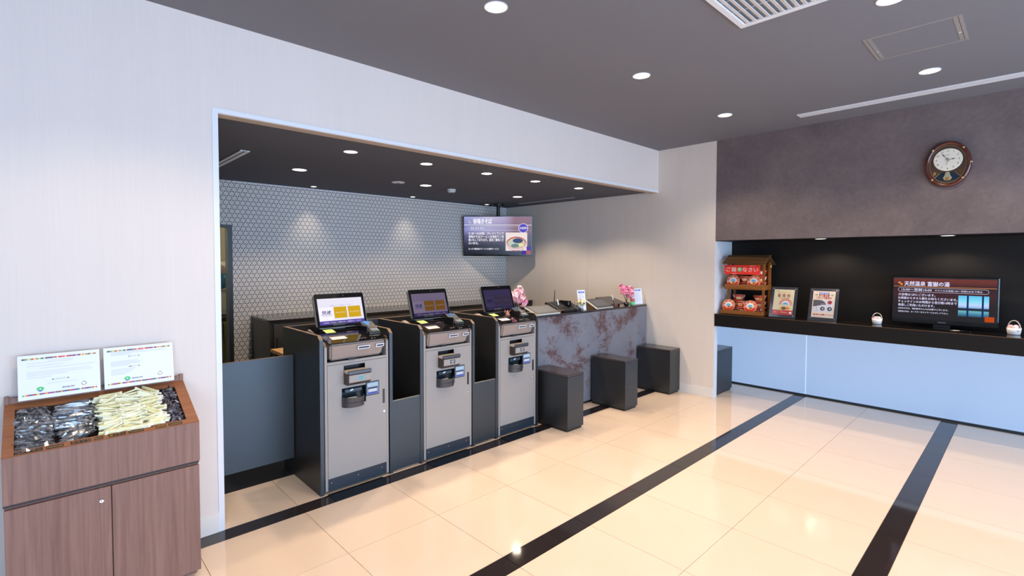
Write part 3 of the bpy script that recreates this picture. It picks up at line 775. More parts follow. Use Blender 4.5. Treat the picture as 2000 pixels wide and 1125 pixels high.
# ------------------------------------------------------------------ niche counter and what stands on it
nc = thing('service_counter', 'long thick black counter slab in the niche under the brown wall', 'counter', (0, 5.638, 0))
MB().box(.739, XR-.05, 0, .45, .842, .985).build('slab', mat('counter_black', (22, 20, 20), .45, spec=.2), nc, bevel=.003)
MB().box(.741, XR-.05, .004, .448, .9852, .9862).build('gloss_top', mat('gloss_black_counter', (26, 22, 22), .1, spec=.6), nc)
MB().box(.741, XR-.05, -.0015, .0, .981, .9855).build('edge_highlight', mat('edge_highlight', (104, 76, 50), .35, metal=.4), nc)  # highlight along the top front edge, painted as a thin brown strip
MB().box(.30, .731, .09, .45, .842, .985).build('slab_return', mat('counter_black', (22, 20, 20), .45, spec=.2), nc)
ZN = .9864
tv = thing('television', 'black television on a stand on the niche counter showing bath information', 'television', (2.337, 5.90, ZN))
TW, TH = .735, .435
F = Fr((0, 0, .032), (1, 0, 0), (0, 0, 1))
MB(F).box(0, TW, 0, TH, -.05, 0).build('bezel', M_GLOSSBLK, tv, bevel=.006)
MB(F).box(TW*.42, TW*.58, -.02, .05, -.04, -.012).build('neck', M_GLOSSBLK, tv)
MB().box(TW*.22, TW*.78, -.14, .10, 0, .010).build('stand_base', M_GLOSSBLK, tv, bevel=.004)
def grad(name, stops, axis=1, s=1.0, lo=0, hi=1):
    k = NT(name); tc = k.n('ShaderNodeTexCoord'); sp = k.n('ShaderNodeSeparateXYZ'); k.t.links.new(tc.outputs['Generated'], sp.inputs[0])
    f = sp.outputs[axis]
    k.set(col=(0, 0, 0, 1), rough=.25, emit=k.ramp(f, [(p, lin(c)) for p, c in stops]), emit_s=s); return k.m
a0, a1, b0, b1 = .014, TW-.016, .046, TH-.018
sc_ = MB(F).rect(a0, a1, b0, b1, .001).build('screen', grad('bath_screen', [(0, (14, 8, 12)), (.35, (22, 8, 12)), (.62, (58, 16, 22)), (.8, (40, 14, 20)), (.9, (96, 34, 24)), (1, (110, 44, 30))], 2), tv)
sw, sh = a1-a0, b1-b0
WH = glow((226, 224, 255), 1.0)
def P(a, b): return a0+sw*a, b0+sh*b
def tvt(s, a, b, hh, wd, m=WH, bold=.02, nm='lettering'): text(s, F, a0+sw*a, b0+sh*b, hh, m, sc_, nm, 'LEFT', sw*wd if wd else None, bold, .0022)
MB(F).rect(a0, a1, b0+sh*.792, b0+sh*.803, .0016).build('orange_rule', glow((236, 150, 90), .9), sc_)
tvt('天然温泉 富嶽の湯', .112, .822, .045, .455, bold=.035, nm='title_lettering')
for i, (a, b, c) in enumerate(((.05, .865, (230, 150, 110)), (.072, .83, (255, 150, 40)))): MB(F).rect(*[a0+sw*x for x in (a, a+.024)], *[b0+sh*x for x in (b, b+.045)], .0018).build('square_mark', glow(c, .9), sc_)
def pill(fr, x0, x1, y0, y1, r, m, parent, c=.0018, name='pill_outline'):
    pts = []
    for cx, cy, s0 in ((x1-r, y1-r, 0), (x0+r, y1-r, 90), (x0+r, y0+r, 180), (x1-r, y0+r, 270)):
        for j in range(5): pts.append((cx+r*math.cos(math.radians(s0+22.5*j)), cy+r*math.sin(math.radians(s0+22.5*j)), c))
    MB(fr).tube(pts, .0011, 4, closed=True).build(name, m, parent)
pill(F, a0+sw*.05, a0+sw*.93, b0+sh*.665, b0+sh*.765, .017, WH, sc_)
tvt('15:00～翌朝10:00', .085, .69, .026, .31, nm='hours_lettering'); tvt('サウナのみ深夜1:00～早朝5:00まで停止', .425, .695, .017, .45, nm='sauna_lettering')
for i, (s, wd) in enumerate((('大浴場は12Fにございます。', .38), ('お部屋からタオル類をお持ちくださいませ。', .595), ('チェックインのお時間から翌日朝10時まで', .59), ('夜通しご利用いただけます。', .375))):
    tvt(s, .052, .565-.088*i, .026, wd)
tvt('※女性の方は、暗証番号の入力が必要でございます。', .052, .225, .017, .51); tvt('※男性の方は、カードキーをセンサーにかざして下さい。', .052, .145, .017, .51)
pc = MB(F).rect(a0+sw*.655, a0+sw*.935, b0+sh*.12, b0+sh*.615, .0014).build('bath_photo', grad('bath_photo', [(0, (30, 60, 90)), (.12, (60, 130, 160)), (.27, (110, 180, 190)), (.30, (16, 30, 40)), (.40, (20, 34, 50)), (.42, (130, 170, 225)), (.55, (190, 215, 250)), (.75, (130, 220, 245)), (1, (90, 190, 235))], 2), tv)
for x in (.31, .80): MB(F).rect(a0+sw*(.655+.28*x-.008), a0+sw*(.655+.28*x+.01), b0+sh*.12, b0+sh*.615, .002).build('mullion_picture', glow((20, 50, 110), .8), pc)
MB(F).rect(a0+sw*.90, a0+sw*.985, b0+sh*.02, b0+sh*.14, .0016).build('orange_square', glow((196, 76, 18), .9), sc_)
text('HITACHI', F, TW*.5, .018, .014, ink((150, 150, 156)), tv, 'maker_lettering', 'CENTER')

def acrylic(x, label, design):
    t = thing('poster_stand', label, 'poster stand', (x, 5.75, ZN), 0, 'acrylic poster stands')
    wd, h = .257, .335; F = Fr((0, 0, .004), (1, 0, 0), (0, .1, .335))
    MB(F).box(0, wd, 0, h, -.006, -.003).build('back_sheet', mat('smoke_acrylic', (52, 54, 60), .12), t, bevel=.001)
    MB(F).box(0, wd, 0, h, .0025, .005).build('front_sheet', M_ACRYL, t)
    MB().box(0, wd, 0, .14, 0, .004).build('foot', M_ACRYL, t)
    MB().face([(.05, .125, .004), (wd-.05, .125, .004), (wd-.05, .075, .25), (.05, .075, .25)]).build('prop', mat('smoke_acrylic', (52, 54, 60), .12), t)
    for a in (.02, wd-.02):
        for b in (.02, h-.02): MB(F).lathe([(.0045, .005), (.0045, .009), (.003, .0105)], a, b, 0, 10).build('screw', M_CHROME, t)
    ps = MB(F).rect(.03, wd-.028, .03, h-.028, .0015).build('poster', mat('poster_cream_%d' % design, [(255, 238, 190), (255, 234, 208)][design], .5), t)
    p0, p1, q0, q1 = .03, wd-.028, .03, h-.028; pw, ph = p1-p0, q1-q0
    G = Fr(F(p0, q0, .0), F.u, F.v)
    def R(a, b, c, d, col, z=.002, nm='print_block'): return MB(G).rect(a*pw, b*pw, c*ph, d*ph, z).build(nm, ink(col), ps)
    def Tx(s, a, b, sz, col, wd_=None, al='CENTER', bold=.01, z=.0028): return text(s, G, a*pw, b*ph, sz, ink(col), ps, 'lettering', al, wd_*pw if wd_ else None, bold, z)
    if design == 0:
        Tx('dormy inn', .06, .94, .012, (70, 60, 60), .2, 'LEFT')
        Tx('あっさりしょうゆ', .5, .86, .018, (235, 160, 60), .6); Tx('新 発 売', .5, .70, .04, (196, 60, 40), .62, bold=.02)
        Tx('ご当地カップ麺', .5, .645, .012, (214, 120, 70), .5)
        MB(G).disc(.62*pw, .38*ph, .34*pw, .0022, 24, .27*ph, 0, math.pi).build('red_fan', ink((214, 66, 44)), ps)
        for i in range(11):
            a = math.pi*(i+.5)/11; MB(G).face([(.62*pw+.34*pw*r*math.cos(a+d), .38*ph+.27*ph*r*math.sin(a+d), .0026) for r, d in ((.6, -.05), (.97, -.07), (.97, .07), (.6, .05))]).build('fan_ray', ink((250, 226, 200)), ps)
        MB(G).disc(.62*pw, .38*ph, .21*pw, .003, 20, .17*ph, 0, math.pi).build('fan_sky', ink((250, 236, 226)), ps)
        MB(G).face([(x_*pw, y_*ph, .0034) for x_, y_ in ((.42, .40), (.56, .50), (.68, .50), (.80, .40))]).build('mountain', ink((110, 176, 214)), ps)
        MB(G).face([(x_*pw, y_*ph, .0038) for x_, y_ in ((.54, .487), (.57, .53), (.68, .53), (.70, .487), (.65, .497), (.61, .485), (.58, .497))]).build('snow_cap', ink((250, 248, 250)), ps)
        MB(G).disc(.60*pw, .25*ph, .28*pw, .0032, 24, .11*ph).build('noodle_bowl_picture', ink((232, 190, 120)), ps)
        MB(G).disc(.55*pw, .255*ph, .12*pw, .0036, 16, .06*ph).build('topping_picture', ink((96, 82, 60)), ps)
        MB(G).disc(.74*pw, .26*ph, .08*pw, .0036, 16, .045*ph).build('topping_picture', ink((222, 120, 60)), ps)
        R(0, 1, .0, .18, (196, 44, 44), .004); Tx('ここだけの', .3, .135, .012, (255, 236, 214), .4, z=.0046); Tx('限定カップ麺 販売中', .42, .07, .016, (255, 236, 214), .7, z=.0046)
        R(.84, .96, .05, .13, (236, 220, 220), .0046)
    else:
        for a in ((.04, .96, .03, .034), (.04, .96, .962, .966)): R(*a, (220, 140, 140))
        for a in ((.04, .046, .03, .966), (.954, .96, .03, .966)): R(*a, (220, 140, 140))
        R(.06, .94, .22, .66, (236, 232, 240), .0018)
        R(.27, .73, .885, .945, (110, 150, 214)); Tx('急な雨でも安心', .5, .90, .013, (240, 244, 255), .4)
        Tx('折り畳み傘', .5, .79, .032, (206, 40, 60), .48, bold=.03); Tx('フロントで販売中!', .5, .705, .026, (206, 40, 60), .68, bold=.03)
        for a in (.15, .86):
            MB(G).disc(a*pw, .84*ph, .07*pw, .0024, 14, .05*ph, 0, math.pi).build('umbrella_mark', ink((150, 190, 120)), ps); R(a-.006, a+.006, .77, .84, (150, 150, 110), .0022)
        MB(G).face([(x_*pw, y_*ph, .0026) for x_, y_ in ((.04, .40), (.04, .655), (.16, .66), (.42, .65), (.54, .60), (.62, .52), (.62, .49), (.50, .485))]).build('umbrella_picture', ink((78, 76, 84)), ps)
        MB(G).face([(x_*pw, y_*ph, .003) for x_, y_ in ((.38, .495), (.56, .52), (.56, .535), (.38, .512))]).build('umbrella_label', ink((170, 168, 174)), ps)
        MB(G).tube([(.20*pw, .42*ph, .003), (.22*pw, .33*ph, .003), (.26*pw, .25*ph, .003)], .0012, 4).build('umbrella_handle', ink((90, 88, 96)), ps)
        for a, b, c in ((.78, .58, (196, 60, 60)), (.48, .335, (60, 58, 62)), (.80, .335, (50, 50, 54))):
            MB(G).disc(a*pw, b*ph, .105*pw, .0026, 18, .075*ph).build('inset_picture', ink(c), ps); MB(G).disc(a*pw+.002, b*ph, .045*pw, .003, 12, .032*ph).build('inset_picture', ink((190, 184, 186) if c[0] < 100 else (40, 36, 40)), ps)
        R(.08, .60, .09, .135, (206, 50, 60)); Tx('1本', .34, .098, .012, (255, 240, 236), .3); Tx('¥1,500(税込)', .78, .095, .014, (206, 50, 60), .3)
    return t
acrylic(1.288, 'clear poster stand with yellow poster of a red fan and cup noodles', 0)
acrylic(1.664, 'clear poster stand with cream poster of a grey umbrella', 1)

def basket(x, y, rz, label, s=1.0):
    t = thing('mini_basket', label, 'basket', (x, y, ZN), rz, 'white mini baskets on the niche counter'); t.scale = (s, s, s)
    MB().lathe([(.030, .0), (.036, .004), (.040, .03), (.042, .052), (.038, .052), (.036, .01)], seg=18, cap=True).build('bowl', mat('basket_white', (244, 238, 236), .5), t, smooth=True)
    MB().tube([(.040*math.cos(math.pi*i/12), 0, .045+.062*math.sin(math.pi*i/12)) for i in range(13)], .003, 6).build('handle', mat('basket_handle', (226, 206, 190), .5), t)
    for i, (a, b, c) in enumerate(((-.016, -.008, (240, 200, 206)), (.014, -.012, (250, 226, 214)), (.004, .014, (244, 190, 200)))):
        m = MB(); blob(m, (a, b, .058), .017, 10, 6); m.build('paper_ball', mat('ball_%d' % i, c, .6), t, smooth=True)
    for a in (-.3, .1): MB().box(.034+a*.01, .0405, -.02+a*.02, -.01+a*.02, .03, .034).build('woven_mark', ink((170, 110, 100)), t)
    MB().lathe([(.034, -.0), (.034, .006)], seg=16).build('foot_ring', mat('basket_foot', (60, 66, 90), .5), t)
basket(2.232, 5.875, .3, 'tiny white basket with arched handle left of the television')
basket(3.166, 5.875, -.5, 'tiny white basket with arched handle right of the television', 1.1)

# ------------------------------------------------------------------ noodle rack
rk = thing('noodle_rack', 'small pine stall rack with bark roof and red banner on the niche counter', 'rack', (.82, 5.74, ZN))
RW = .408
for x in (.012, RW-.012):
    for y in (.05, .225): MB().box(x-.011, x+.011, y-.011, y+.011, 0, .60 if y < .1 else .62).build('post', M_BAMBOO, rk)
def traybox(z, y0, y1, dz, x0=-.005, x1=RW+.002):
    t = MB().box(x0, x1, y0, y1, z, z+.012).build('shelf', M_BAMBOOX, rk)
    MB().box(x0, x1, y0, y0+.012, z+.012, z+dz).build('front_lip', M_BAMBOOX, t)
    MB().box(x0, x0+.01, y0+.012, y1, z+.012, z+dz).build('side_lip', M_BAMBOO, t); MB().box(x1-.01, x1, y0+.012, y1, z+.012, z+dz).build('side_lip', M_BAMBOO, t)
traybox(.004, -.035, .25, .045, -.04); traybox(.285, -.015, .245, .055)
MB().box(0, RW, .238, .243, .33, .60).build('back_board', M_BAMBOOX, rk)
F = Fr((-.012, -.06, .572), (1, 0, 0), (0, .16, .085))
rf = MB(F).box(0, RW+.05, 0, .19, 0, .006).build('roof', M_BARK, rk)
for i in range(6): MB(F).box(.002*i % .004, RW+.048-.003*(i % 2), .002+i*.031, .036+i*.031, .006, .011+.002*(i % 3)).build('bark_strip', M_BARK, rf)
MB(Fr((-.012, .10, .655), (1, 0, 0), (0, .16, -.085))).box(0, RW+.05, 0, .19, -.006, 0).build('rear_roof', M_BARK, rk)
MB().tube([(-.016, .10, .662), (RW+.042, .10, .662)], .009, 8).build('ridge_pole', M_BAMBOO, rk)
for x in (.012, RW-.012): MB().tube([(x, .05, .595), (x, .11, .64), (x, .225, .60)], .008, 6).build('rafter', M_BAMBOO, rk)
F = Fr((-.004, -.03, .455), (1, 0, 0), (0, .02, 1))
bn = MB(F).box(0, RW-.018, 0, .105, -.003, 0).build('banner', mat('banner_red', (226, 48, 36), .6), rk)
for ch, a in (('ご', .024), ('麺', .084), ('な', .205), ('さ', .266), ('い', .324)):
    text(ch, F, a+.022, .034, .056, ink((250, 240, 232)), bn, 'lettering', 'CENTER', None, .02, .002)
MB(F).disc(.172, .055, .024, .0022, 18, .026).build('green_crest', ink((110, 176, 120)), bn)
MB(F).disc(.169, .058, .010, .003, 12).build('crest_mark', ink((190, 220, 180)), bn)
for a in (.28, .08): MB(F).rect(a, a+.06, .096 if a > .2 else .008, .099 if a > .2 else .011, .002).build('small_print', ink((250, 200, 190)), bn)
MB().tube([(RW+.02, .16, .60), (RW+.02, .16, .57)], .002, 5).build('bell_string', M_BAMBOO, rk)
MB().lathe([(.003, .03), (.010, .025), (.014, 0), (.010, 0)], RW+.02, .16, .535, 10).build('bell', mat('bell_brass', (190, 150, 80), .35, metal=.7), rk)

M_CUP = mat('cup_red', (206, 30, 26), .35); M_CUPW = mat('cup_white', (238, 232, 228), .35)
def make_cup(label):
    t = thing('noodle_cup', label, 'noodle cup', (0, 0, 0), 0, 'red cup noodles on the pine rack')
    R0, R1, H = .048, .069, .066
    MB().lathe([(R0, 0), (R0+(R1-R0)*.7, H*.7)], seg=28, cap=False).build('body', M_CUP, t, smooth=True)
    MB().lathe([(R0+(R1-R0)*.7, H*.7), (R1-.002, H-.006)], seg=28, cap=False).build('upper_band', mat('cup_red_upper', (196, 44, 34), .35), t, smooth=True)
    MB().lathe([(R1-.002, H-.006), (R1+.002, H-.005), (R1+.002, H-.001), (R1-.004, H)], seg=28, cap=False).build('rim', mat('cup_rim', (232, 150, 120), .35), t)
    lid = MB().lathe([(.0005, 0), (R1-.004, 0), (R1-.004, .001), (.0005, .001)], 0, 0, H-.0005, 28).build('lid', M_CUP, t)
    MB().lathe([(.0005, -.001), (R0, -.001), (R0, 0), (.0005, 0)], seg=24).build('base', M_CUPW, t)
    F = Fr((0, 0, H+.0006), (1, 0, 0), (0, 1, 0))
    n = 15
    for i in range(n):
        a = math.pi*(-.12+1.24*(i+.5)/n)
        MB(F).face([(r*math.cos(a+d), r*math.sin(a+d), .0006) for r, d in ((.036, -.05), (.062, -.06), (.062, .06), (.036, .05))]).build('lid_ray', ink((250, 226, 190) if i % 3 else (246, 160, 60)), lid)
    MB(F).disc(0, 0, .040, .001, 24, a0=-.4, a1=math.pi+.4).build('lid_sky', ink((248, 226, 222)), lid)
    MB(F).face([(-.032, -.006, .0014), (-.008, .026, .0014), (.010, .026, .0014), (.032, -.006, .0014)]).build('lid_mountain', ink((104, 176, 220)), lid)
    MB(F).face([(-.015, .017, .0018), (-.008, .030, .0018), (.010, .030, .0018), (.017, .017, .0018), (.008, .021, .0018), (.002, .015, .0018), (-.006, .021, .0018)]).build('lid_snow', ink((252, 250, 252)), lid)
    MB(F).disc(0, -.022, .036, .0017, 20, .016).build('lid_noodles', ink((196, 150, 84)), lid)
    for a, c in ((-.016, (250, 214, 150)), (.004, (110, 70, 40)), (.02, (220, 90, 60))): MB(F).disc(a, -.02, .009, .0021, 10, .008).build('lid_topping', ink(c), lid)
    # picture on the side of the cup, facing the front
    for (a0_, a1_, z0, z1, c) in ((-2.25, -.9, .16, .66, (236, 196, 130)), (-2.0, -1.2, .36, .60, (246, 224, 180)), (-1.35, -1.1, .3, .55, (214, 90, 50)), (-.75, -.2, .45, .85, (240, 234, 232)), (-2.95, -2.4, .5, .85, (226, 200, 196))):
        mb = MB(); rr = lambda zz: R0+(R1-R0)*zz+.0007
        N = 6
        for i in range(N):
            b0_, b1_ = a0_+(a1_-a0_)*i/N, a0_+(a1_-a0_)*(i+1)/N
            mb.face([(rr(z)*math.cos(b), rr(z)*math.sin(b), z*H) for b, z in ((b0_, z0), (b1_, z0), (b1_, z1), (b0_, z1))])
        mb.build('cup_print', ink(c), t)
    return t
cup0 = make_cup('')
BX, BY = .82, 5.74
cups = [(.075, .03, .053, 1, 'noodle cup lying lid forward at the left of the upper shelf'), (.30, .03, .053, 1, 'noodle cup lying lid forward at the right of the upper shelf'),
        (.19, .10, .298, 0, 'upright noodle cup at the middle of the upper shelf, lower of two'), (.19, .10, .365, 0, 'upright noodle cup at the middle of the upper shelf, top of two'),
        (.318, .155, .298, 0, 'noodle cup in the rear right stack of the upper shelf, lowest'), (.318, .155, .365, 0, 'noodle cup in the rear right stack of the upper shelf, middle'), (.318, .155, .432, 0, 'noodle cup in the rear right stack of the upper shelf, topmost'),
        (.035, .01, .053, 1, 'noodle cup lying lid forward at the left of the bottom shelf'), (.275, .01, .053, 1, 'noodle cup lying lid forward at the right of the bottom shelf'),
        (.16, .09, .017, 0, 'upright noodle cup at the middle of the bottom shelf, lower of two'), (.16, .09, .084, 0, 'upright noodle cup at the middle of the bottom shelf, top of two'),
        (.085, .165, .017, 0, 'noodle cup in the rear left stack of the bottom shelf, lowest'), (.085, .165, .084, 0, 'noodle cup in the rear left stack of the bottom shelf, middle'), (.085, .165, .151, 0, 'noodle cup in the rear left stack of the bottom shelf, topmost'),
        (.318, .165, .017, 0, 'noodle cup in the rear right stack of the bottom shelf, lowest'), (.318, .165, .084, 0, 'noodle cup in the rear right stack of the bottom shelf, middle'), (.318, .165, .151, 0, 'noodle cup in the rear right stack of the bottom shelf, topmost')]
for i, (x, y, z, lying, lb) in enumerate(cups):
    c = cup0 if i == 0 else copy_tree(cup0)
    c['label'] = lb
    up = .281 if i < 2 else 0
    if lying:
        c.rotation_euler = (math.radians(72), 0, 0); c.location = (BX+x, BY+y+.055, ZN+.079+up)
    else:
        c.rotation_euler = (0, 0, (.0, .5, -.4, .25)[i % 4]); c.location = (BX+x, BY+y, ZN+z)
# ------------------------------------------------------------------ wall clock
ck = thing('wall_clock', 'oval wooden wall clock with cream dial and small pendulum on the brown wall', 'clock', (2.74, YE, 2.42))
def oval(mb, prof, seg=48, cap=True):
    """prof: (rx, rz, y)"""
    rings = [[mb.V((rx*math.cos(2*math.pi*i/seg), y, rz*math.sin(2*math.pi*i/seg))) for i in range(seg)] for rx, rz, y in prof]
    for a, b in zip(rings, rings[1:]):
        for i in range(seg): mb.bm.faces.new([a[i], a[(i+1) % seg], b[(i+1) % seg], b[i]])
    if cap: mb.bm.faces.new(rings[0]); mb.bm.faces.new(rings[-1])
    return mb
M_CLOCKW = mat('clock_red_wood', (84, 30, 18), .2, spec=.6, coat=.5)
oval(MB(), [(.140, .186, 0), (.152, .195, -.012), (.150, .192, -.034), (.138, .180, -.046), (.126, .168, -.040), (.122, .163, -.026)], cap=False).build('rim', M_CLOCKW, ck, smooth=True)
oval(MB(), [(.124, .165, -.026), (.124, .165, -.024)]).build('face_board', mat('clock_inner_brown', (72, 52, 40), .35), ck)
F = Fr((0, -.0265, 0), (1, 0, 0), (0, 0, 1))
gd = MB(F)
for i in range(48):
    a, b = 2*math.pi*i/48, 2*math.pi*(i+1)/48
    gd.face([(.119*math.cos(a), .160*math.sin(a), .001), (.119*math.cos(b), .160*math.sin(b), .001), (.116*math.cos(b), .157*math.sin(b), .001), (.116*math.cos(a), .157*math.sin(a), .001)])
gd.build('gold_line', mat('gold_line', (170, 150, 110), .4, metal=.6), ck)
DZ = .038
dl_ = MB().lathe([(.0005, -.006), (.091, -.006), (.095, -.002), (.095, .002)], 0, -.028, DZ, 48, 'y').build('dial', mat('dial_cream', (232, 224, 208), .5), ck)
G = Fr((0, -.0352, DZ), (1, 0, 0), (0, 0, 1))
for i in range(1, 13):
    a = math.pi/2-2*math.pi*i/12
    text(str(i), G, .074*math.cos(a), .074*math.sin(a)-.008, .021, ink((84, 90, 106)), dl_, 'numeral', 'CENTER', None, 0, .0005)
def hand(ang, ln, wd, z, nm):
    a = math.radians(90-ang); H = Fr(G(0, 0, z), G.u*math.cos(a)+G.v*math.sin(a), -G.u*math.sin(a)+G.v*math.cos(a))
    m = MB(H); pts = [(-.016, -.0015), (ln*.5, -.0013), (ln*.62, -wd), (ln*.82, -.001), (ln, 0), (ln*.82, .001), (ln*.62, wd), (ln*.5, .0013), (-.016, .0015)]
    m.prism(pts, 0, .0012, 'z').build(nm, ink((40, 42, 52)), dl_)
hand(86, .054, .005, .002, 'hour_hand'); hand(-37, .070, .0045, .004, 'minute_hand'); hand(188, .05, .0008, .006, 'second_hand')
MB(G).lathe([(.005, 0), (.005, .008)], 0, 0, 0, 12).build('hub', mat('gold_line', (170, 150, 110), .4, metal=.6), dl_)
text('SEIKO', G, 0, .036, .010, ink((120, 116, 110)), dl_, 'maker_lettering', 'CENTER')
wn = MB(F); wn.face([(-.05, -.072, .0015), (-.085, -.112, .0015), (-.045, -.135, .0015), (0, -.142, .0015), (.045, -.135, .0015), (.085, -.112, .0015), (.05, -.072, .0015), (0, -.064, .0015)])
wn = wn.build('pendulum_window', mat('pendulum_blue', (30, 44, 58), .15), ck)
MB(F).tube([(-.085, -.112, .002), (-.05, -.072, .002)], .0015, 5).build('window_edge', mat('gold_line', (170, 150, 110), .4, metal=.6), ck)
MB(F).tube([(.085, -.112, .002), (.05, -.072, .002)], .0015, 5).build('window_edge', mat('gold_line', (170, 150, 110), .4, metal=.6), ck)
m = MB(F); m.prism([(-.012, -.066), (-.020, -.098), (-.030, -.115), (-.018, -.136), (0, -.138), (.018, -.136), (.030, -.115), (.020, -.098), (.012, -.066)], .002, .010, 'z')
pd = m.build('pendulum', mat('pendulum_crystal', (190, 186, 160), .15, metal=.5), ck, bevel=.002)
MB(F).lathe([(.0005, .013), (.011, .012), (.013, .010)], 0, -.122, 0, 14).build('pendulum_bob', mat('bob_gold', (200, 140, 60), .25, metal=.8), pd)
for a, b in ((-.098, .125), (.098, .125), (-.098, -.125), (.098, -.125), (.148, 0.0)):
    MB(F).lathe([(.008, .012), (.008, .024), (.005, .027)], a, b, 0, 12).build('stud', mat('stud_brass', (226, 190, 140), .25, metal=.7), ck)
for a in (-.085, .085):
    for i in range(3): MB(F).tube([(a-.008+.006*i, -.085, .0015), (a-.002+.006*i, -.055-.006*i, .0015)], .0012, 4).build('gold_leaf', mat('bob_gold', (200, 140, 60), .25, metal=.8), ck)

# ------------------------------------------------------------------ television hung from the alcove ceiling
HC = Vector(HANG_C)
ht = thing('hanging_television', 'television hung from the alcove ceiling showing a noodle bowl notice', 'television', HC, HANG_RZ)
W, H = HANG_W, HANG_W*.578
tl = math.radians(HANG_TILT)
F = Fr(Vector((0, -.03, 0)), (1, 0, 0), (0, -math.sin(tl), math.cos(tl)))
MB(F).box(-W/2, W/2, -H/2, H/2, -.05, 0).build('bezel', M_GLOSSBLK, ht, bevel=.004)
zt = ZA-HC.z
MB().tube([(0, .12, zt-.02), (0, .12, .0)], .028, 12).build('ceiling_pole', M_BLKPL, ht)
MB().lathe([(.09, -.03), (.09, 0)], 0, .12, zt, 20).build('ceiling_plate', M_BLKPL, ht)
MB().box(-.12, .12, .02, .13, -.14, .14).build('mount', M_BLKPL, ht)
m_, n_ = .012, .014
a0, a1, b0, b1 = -W/2+m_, W/2-m_, -H/2+n_+.006, H/2-n_+.004
k = NT('soba_screen'); tc = k.n('ShaderNodeTexCoord'); sp = k.n('ShaderNodeSeparateXYZ'); k.t.links.new(tc.outputs['Generated'], sp.inputs[0])
gx = k.ramp(sp.outputs[0], [(0, lin((170, 176, 232))), (.35, lin((214, 210, 240))), (.6, lin((190, 170, 200))), (.75, lin((150, 82, 80))), (.95, lin((140, 70, 70)))])
gz = k.ramp(sp.outputs[2], [(0, (0, 0, 0, 1)), (.25, (.04, .04, .04, 1)), (.5, (.22, .2, .25, 1)), (.65, (.62, .6, .7, 1)), (.78, (.55, .55, .62, 1)), (1, (.8, .8, .85, 1))])
mm = k.n('ShaderNodeMix', data_type='RGBA'); mm.blend_type = 'MULTIPLY'; mm.inputs['Factor'].default_value = 1
k.put(mm.inputs[6], gx); k.put(mm.inputs[7], gz)
ad = k.n('ShaderNodeMix', data_type='RGBA'); ad.blend_type = 'ADD'; ad.inputs['Factor'].default_value = 1
k.put(ad.inputs[6], mm.outputs[2]); ad.inputs[7].default_value = lin((14, 8, 26))
k.set(col=(0, 0, 0, 1), rough=.2, emit=ad.outputs[2], emit_s=.95)
hs_ = MB(F).rect(a0, a1, b0, b1, .001).build('screen', k.m, ht)
sw, sh = a1-a0, b1-b0
WH2 = glow((250, 246, 255), 1.0)
def ht_(s, a, b, hh, wd, bold=.03, nm='lettering', m=WH2, al='LEFT'): text(s, F, a0+sw*a, b0+sh*b, hh, m, hs_, nm, al, sw*wd, bold, .0025)
MB(F).rect(a0, a1, b0+sh*.775, b0+sh*.787, .0016).build('white_rule', WH2, hs_)
ht_('夜鳴きそば', .135, .82, .085, .275, .035, 'title_lettering')
for i, (a, b) in enumerate(((.065, .86), (.065, .82), (.09, .82))): MB(F).rect(a0+sw*a, a0+sw*(a+.02), b0+sh*b, b0+sh*(b+.035), .0018).build('square_mark', glow((210, 190, 220), .9), hs_)
pill(F, a0+sw*.065, a0+sw*.88, b0+sh*.645, b0+sh*.735, .026, WH2, hs_, .002)
ht_('1Fレストラン', .10, .665, .045, .2, .025, 'floor_lettering')
for i, (s, wd) in enumerate((('21:30～23:00頃、1Fレストランで', .52), ('夜鳴きそば(ラーメン)を無料でご用', .52), ('意いたしております。是非ご賞味くだ', .52), ('さいませ。', .145))):
    ht_(s, .065, .53-.085*i, .045, wd)
ht_('あっさり醤油味のラーメンを無料サービス!', .065, .135, .028, .445)
MB(F).disc(a0+sw*.875, b0+sh*.70, sw*.070, .003, 28).build('circle_ring', WH2, hs_)
MB(F).disc(a0+sw*.875, b0+sh*.70, sw*.064, .0034, 28).build('blue_circle', glow((96, 84, 200), .9), hs_)
text('大好評!!', F, a0+sw*.875, b0+sh*.675, .04, WH2, hs_, 'badge_lettering', 'CENTER', sw*.115, .03, .0042)
ph = MB(F).rect(a0+sw*.615, a0+sw*.935, b0+sh*.105, b0+sh*.585, .0018).build('bowl_photo', glow((246, 232, 228), .95), hs_)
cx, cy = a0+sw*.775, b0+sh*.30
for nm, dx, dy, r, rb, c, z in (('bowl_picture', 0, -.01, .155, .19, (214, 130, 150), .0022), ('bowl_picture', 0, -.02, .152, .165, (244, 226, 232), .0025), ('bowl_picture', 0, .02, .14, .155, (206, 110, 120), .0028), ('soup_picture', 0, .01, .13, .135, (226, 214, 170), .0031),
                               ('noodle_picture', -.05, .0, .07, .08, (206, 222, 212), .0034), ('seaweed_picture', .02, .07, .075, .065, (70, 88, 130), .0037), ('greens_picture', -.02, -.06, .06, .05, (120, 150, 150), .0037), ('egg_picture', .07, -.04, .04, .04, (250, 240, 200), .004)):
    MB(F).disc(cx+sw*dx, cy+sh*dy, sw*r, z, 28, sh*rb).build(nm, glow(c, .85), ph)
for a, b, c in ((.925, .105, (96, 80, 190)), (.855, .0, (84, 60, 180)), (.925, .0, (200, 110, 120))): MB(F).rect(a0+sw*a, a0+sw*(a+.06), b0+sh*(b+.01), b0+sh*(b+.115), .0045).build('corner_square', glow(c, .8), hs_)

